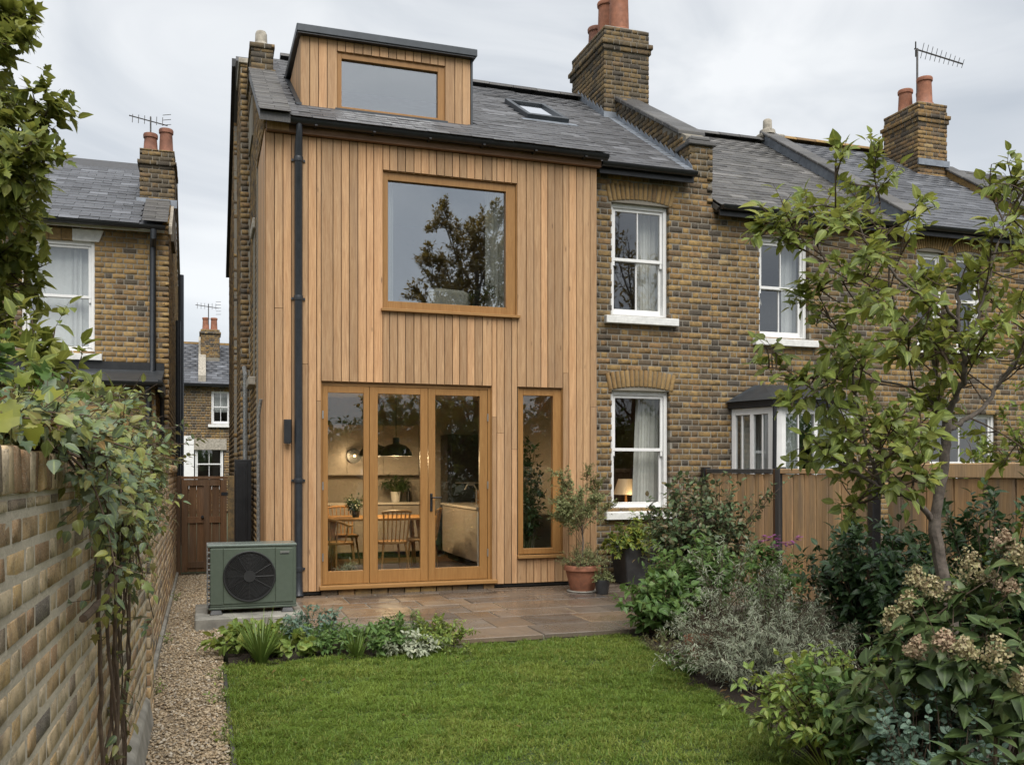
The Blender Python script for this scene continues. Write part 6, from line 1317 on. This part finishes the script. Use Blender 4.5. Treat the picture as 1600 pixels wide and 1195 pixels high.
for i in range(9):
    c = b+np.array((rng.normal(0, .14), rng.normal(0, .12), rng.uniform(.92, 1.04)))
    for k in range(12): a = rng.uniform(0, 6.28); x, y, z = frames(np.array((math.cos(a), math.sin(a), .3))[None], np.array((0, 0, 1.))[None]); A.append(np.stack([x[0], y[0], z[0]], 1)*.035); L.append(c+rng.normal(0, .012, 3))
pieces(AC_, 'petal', FLOR, A, L, L_purp, 60, 'petals', None, True)
b = gpos(1372, 7.5); plant('dark_shrub', 'dense dark-green glossy shrub against the board fence', 'shrub', b, dome(b, 85, 1.25, .60, (0, 0), .6, .25, .8, .35), OVATE, L_dark, M_stem, 9, .13, 7, .085, .008, 100, f0=.25, out=.6, up=.2, droop=.2)
b = gpos(1275, 7.9); plant('border_shrub', 'thin grey-green shrub between silver shrub and dark shrub', 'shrub', b, dome(b, 40, .80, .5, (0, 0), .7, .2, .6, .4), OVATE, L_rose, M_stem, 7, .11, 5, .05, .005, 30, f0=.2)
b = gpos(1575, 6.7); plant('dark_shrub', 'dark leafy shrub with scattered yellow leaves right of the tree trunk', 'shrub', b, dome(b, 85, 1.52, .80, (0, 0), .65, .3, .78, .35), OVATE, L_dark, M_stem, 9, .14, 6, .085, .008, 80, f0=.25)
A, L, S, _ = leaves_on(dome(b, 16, 1.45, .7, (0, 0), .65, .2), 5, .12, 4, .075, .5); YF = thing('yellowing_stems', tuple(b), 'yellowed leaves among the dark shrub right of the trunk', 'shrub'); pieces(YF, 'leaf', OVATE, A, L, L_yel, 60, 'foliage', S, True)
b = gpos(1460, 6.9); plant('dark_shrub', 'low dark filler shrub behind the trunk of the young tree', 'shrub', b, dome(b, 60, .95, .60, (0, 0), .6, .25), OVATE, L_dark, M_stem, 8, .13, 6, .08, .007, 30, f0=.25)
b = np.array((8.1, 7.2, 0)); plant('neighbour_shrub', 'yellow-leaved shrub rising beyond the wide board fence', 'shrub', b, dome(b, 60, 2.5, .9, (0, 0), .75, .3, .75, .3), OVATE, L_yel, M_stem, 8, .18, 6, .085, .009, 50, f0=.5)
# hydrangea
hb = gpos(1520, 4.25); HY = thing('hydrangea', tuple(hb), 'hydrangea with faded cream and pink flower heads in the near right corner', 'hydrangea')
heads = [(1431, 902, 4.6, 15, 20, 0), (1421, 940, 4.5, 17, 18, 0), (1458, 918, 4.5, 18, 20, 0), (1394, 968, 4.4, 16, 22, 0), (1514, 885, 4.5, 22, 32, 0), (1569, 846, 4.4, 17, 20, 1), (1592, 868, 4.2, 18, 18, 0), (1576, 912, 4.2, 16, 18, 1), (1433, 1012, 4.0, 17, 18, 1), (1474, 1000, 3.9, 17, 17, 1), (1507, 1014, 3.8, 18, 20, 0), (1555, 1020, 3.8, 20, 31, 0), (1596, 1062, 3.7, 16, 22, 0), (1490, 930, 4.4, 12, 16, 0), (1545, 900, 4.5, 12, 15, 0)]
stems = []; 
for i, (px, py, t_, wx, wz, pk) in enumerate(heads):
    c = np.array(at(px, py, t_)); sc = t_/FOC; rx, rz = wx*sc*.95, wz*sc*.95
    A, L = [], []
    n = 300
    for k in range(n):
        u = rng.uniform(-1, 1); a = rng.uniform(0, 6.283); rr = math.sqrt(1-u*u)*(1-.5*max(u, -.3)); p = c+np.array((rr*math.cos(a)*rx, rr*math.sin(a)*rx, u*rz))*rng.uniform(.45, 1.18); d = nrm(p-c+rng.normal(0, .035, 3)); tg = nrm(np.cross(d, rng.normal(0, 1, 3))+d*rng.uniform(-.6, .9)); x, y, z = frames(tg[None], d[None]); A.append(np.stack([x[0], y[0], z[0]], 1)*rng.uniform(.009, .017)); L.append(p)
    ho = place('flower_head', MB().tube([c-(0, 0, rz*1.1), c+(0, 0, rz*.6)], .004, 5).mesh('flower_stalk', M_gstem), HY)
    pieces(ho, 'floret', FLOR, A, L, L_florp if pk else L_flor, 14, 'florets', None, True)
    g = hb+np.array((rng.normal(0, .22), rng.normal(0, .22), 0)); stems.append(bez(g, g+(c-g)*np.array((.25, .25, .7)), c-np.array((0, 0, rz)), 9))
stems += dome(hb, 34, 1.12, .62, (0, 0), .7, .28, .6, .35)
b2 = hb+np.array((.5, -.15, 0)); stems += dome(b2, 16, 1.2, .5, (0, 0), .7, .2, .6, .3)
plant(HY, None, None, hb, stems, BROAD, L_hyd, M_stem, 9, .08, 3, .10, .006, 260, f0=.42, out=.5, up=.1, droop=.45, spread=1.2)
b = gpos(1305, 5.1); plant('border_shrub', 'yellow-green spreading shrub at the near lawn edge', 'shrub', b, dome(b, 60, .66, .50, (-.05, 0), .6, .15, .75, .35), OVATE, L_fresh, M_stem, 8, .10, 6, .058, .006, 150, f0=.3, out=.6, up=.05, droop=.25)
b = gpos(1380, 4.75); plant('border_shrub', 'green leafy shrub under the left hydrangea heads', 'shrub', b, dome(b, 50, .72, .42, (0, 0), .6, .15, .75, .35), OVATE, L_mid, M_stem, 6, .10, 5, .075, .006, 60, f0=.3)
b = gpos(1450, 4.0); plant('border_shrub', 'small-leaved blue-green shrub below the hydrangea', 'shrub', b, dome(b, 46, .76, .26, (0, 0), .65, .12, .7, .35), ROUND, L_blue, M_stem, 7, .09, 6, .034, .005, 100, f0=.3)
for px, t_, n, h_, lab in ((1310, 4.75, 60, .32, 'strappy pale-green clump at the border edge'), (1375, 4.35, 60, .34, 'strappy pale-green clump below the yellow-green shrub'), (1345, 4.55, 40, .28, 'sparse strappy clump between the two larger ones')): tuft('strap_leaf_clump', lab, gpos(px, t_, .01), n, h_, .8, .011, L_fresh, n, 'strappy clumps at the border edge', 'perennial')
b = gpos(1030, 8.35, .01); plant('border_tuft', 'low wiry grey tuft at the far border corner', 'herb', b, dome(b, 30, .16, .20, (0, 0), .5, .05), NARROW, L_olive, M_stem, 4, .05, 6, .03, .003, 20, f0=.2)
b = gpos(1080, 7.55, .01); plant('border_tuft', 'low green plant between lawn and silver shrub', 'herb', b, dome(b, 24, .16, .20, (0, 0), .5, .05), OVATE, L_mid, M_gstem, 4, .05, 5, .04, .003, 20, f0=.2)
# weeds along the path
for k, (x_, y_, lab) in enumerate(((.12, 5.9, 'small weed by the lawn edging nearest the camera'), (.10, 6.9, 'small weed by the lawn edging halfway along the path'), (-.36, 7.3, 'small weed at the foot of the wall pier'), (-.34, 9.4, 'green weed at the wall foot beside the plinth'), (-.33, 12.4, 'green weed at the wall foot near the gate'), (.11, 7.6, 'small weed at the far end of the lawn edging'))):
    b = np.array((x_, y_, .005)); plant('path_weed', lab, 'weed', b, dome(b, 10, .09+.02*(k % 3), .07, (0, 0), .5, .02), OVATE, L_fresh, M_gstem, 2, .03, 3, .028, .002, 10, 'weeds along the gravel path', f0=.3)
# rosettes in the bottom right corner
RH = thing('rhododendron', tuple(gpos(1540, 3.1)), 'rosettes of long glossy leaves in the bottom right corner', 'shrub'); A, L, S = [], [], []; m = MB()
for px, py, t_, n, ll in ((1556, 1150, 3.0, 9, .11), (1497, 1184, 3.0, 9, .105), (1592, 1195, 2.9, 8, .10), (1450, 1210, 3.1, 8, .095), (1540, 1220, 2.9, 8, .10)):
    c = np.array(at(px, py, t_)); m.tube(bez(gpos(1540, 3.15), gpos(1540, 3.15)*.4+c*.6+(0, 0, -.2), c, 7), .007, 6)
    for k in range(n): a = 2*math.pi*k/n+rng.normal(0, .12); e = rng.uniform(-.1, .55) if k % 3 else .9; x, y, z = frames(np.array((math.cos(a), math.sin(a), e))[None], np.array((0, 0, 1.))[None]+rng.normal(0, .1, (1, 3))); s_ = ll*rng.uniform(.75, 1.1); A.append(np.stack([x[0], y[0], z[0]], 1)*s_); L.append(c); S.append(s_)
pieces(RH, 'leaf', OVATE[:2], A, L, L_hyd, 100, None, None, True); m.build('stems', M_stem, RH, True)
# fallen leaves on soil and lawn edge
x = rng.uniform(3.2, 4.4, 220); y = rng.uniform(3.4, 8, 220); ok = x > np.interp(y, bys, bxs); x, y = np.concatenate([x[ok], rng.uniform(.4, 3.2, 12)]), np.concatenate([y[ok], rng.uniform(5.2, 7.9, 12)]); N = len(x)
xx, yy_, zz = frames(np.stack([rng.normal(0, 1, N), rng.normal(0, 1, N), rng.normal(0, .2, N)], -1), np.tile(np.array((0, 0, 1.)), (N, 1))+rng.normal(0, .3, (N, 3)))
FLV = thing('fallen_leaves', (3.7, 5.5, .02), 'dry brown leaves fallen on the border soil', 'leaf litter'); pieces(FLV, 'leaf', OVATE, np.stack([xx, yy_, zz], 2)*.045, np.stack([x, y, np.full(N, .06)], -1), L_rust, 60, 'litter', None, True)
# ---- indoor plants
def indoor(name, lab, plab, x, y, z, pr, ph, pm_, n, h, r, lfp, ll, lm=L_dark):
    o = pot_body('indoor_pot', x, y, z, pr*.8, pr, ph, pm_, plab, False); b = np.array((x, y, z+ph-.03))
    plant(name, lab, 'houseplant', b, dome(b, n, h, r, (0, 0), .7, pr*.5, .5, .4), lfp, lm, M_gstem, 5, .08, 5, ll, .005, 12, f0=.25)
indoor('houseplant', 'bushy weeping fig behind the tall narrow window', 'dark pot of the weeping fig behind the tall window', 4.33, 12.42, .2, .14, .26, M_fired, 60, 1.75, .24, OVATE, .085)
indoor('houseplant', 'ferny plant in a white pot on the kitchen worktop', 'white pot on the kitchen worktop', 3.05, 15.35, 1.116, .085, .17, M_white, 26, .26, .2, LANCE, .09)
indoor('houseplant', 'dark leafy plant on the dining table', 'dark pot on the dining table', 2.12, 13.65, .956, .06, .1, M_fired, 18, .24, .14, OVATE, .05)
indoor('houseplant', 'spiky houseplant in a small white pot inside the left door', 'small white pot on the floor inside the left door', 1.80, 12.2, .2, .05, .09, M_white, 14, .16, .13, NARROW, .06, L_silver)
indoor('houseplant', 'small palm on the upstairs window ledge', 'terracotta pot on the upstairs window ledge', 3.66, 12.16, 3.76, .07, .12, M_terra, 16, .28, .16, LANCE, .12)
# ---- trees and hedge at the end of the garden behind the camera (seen in the glass)
def big_tree(name, lab, x, y, h, r, lm, nlimb, leaves, ll):
    o = thing(name, (x, y, 0), lab, 'tree'); b = np.array((x, y, 0.)); s0 = wig([b, b+(.1, 0, h*.25), b+(0, .1, h*.5), b+(.1, 0, h*.75)], 5, .02); m = MB(); m.tube(s0, list(np.linspace(.2, .06, len(s0))), 10); lims = []
    for i in range(nlimb):
        f = .25+.7*i/nlimb; p = s0[int(f*(len(s0)-1))]; a = i*2.4; rr = r*(1.05-.75*f)*rng.uniform(.8, 1.15); e = p+np.array((math.cos(a)*rr, math.sin(a)*rr, h*.22)); s = bez(p, p+(e-p)*np.array((.5, .5, .3)), e, 8); m.tube(s, list(np.linspace(.06, .015, 8)), 6); lims.append(s)
    m.build('trunk', M_bark, o, True); br = branchy(lims, 7, r*.42, .5, .25, .3); br2 = branchy(br, 3, r*.2, .5, .2, .3); A, L, S, (P, Q) = leaves_on(br+br2, leaves, .2, 4, ll, .3); pieces(o, 'leaf', OAKY, A, L, lm, 0, 'crown', S, True)
    m = MB()
    for s in br+br2: m.tube(s, list(np.linspace(.014, .005, len(s))), 4)
    m.build('branches', M_stem, o)
big_tree('garden_tree', 'autumn-leaved garden tree reflected in the big upstairs window', 9.7, -10, 12.6, 3.3, L_aut, 26, 8.0, .16)
big_tree('garden_tree', 'sparse tree reflected in the sash windows', 16.5, -9.5, 12.5, 3.6, L_aut, 16, .8, .24)
for i, (x_, h_) in enumerate(((-4, 3.6), (0, 3.4), (3.6, 3.6), (7.0, 4.2), (10.4, 3.8), (14, 4.3), (18, 4.0), (22, 4.2))):
    b = np.array((x_, -9.0+rng.normal(0, .4), 0)); plant('hedge_shrub', ['leftmost', 'second', 'third', 'fourth', 'fifth', 'sixth', 'seventh', 'eighth'][i]+' evergreen shrub of the hedge behind the garden, counted from the left', 'shrub', b, dome(b, 120, h_, 2.3, (0, 0), .7, 1.2, .7, .3), OVATE[:1], L_mid, M_stem, 9, .4, 6, .26, .02, 0, 'hedge behind the camera', f0=.1)
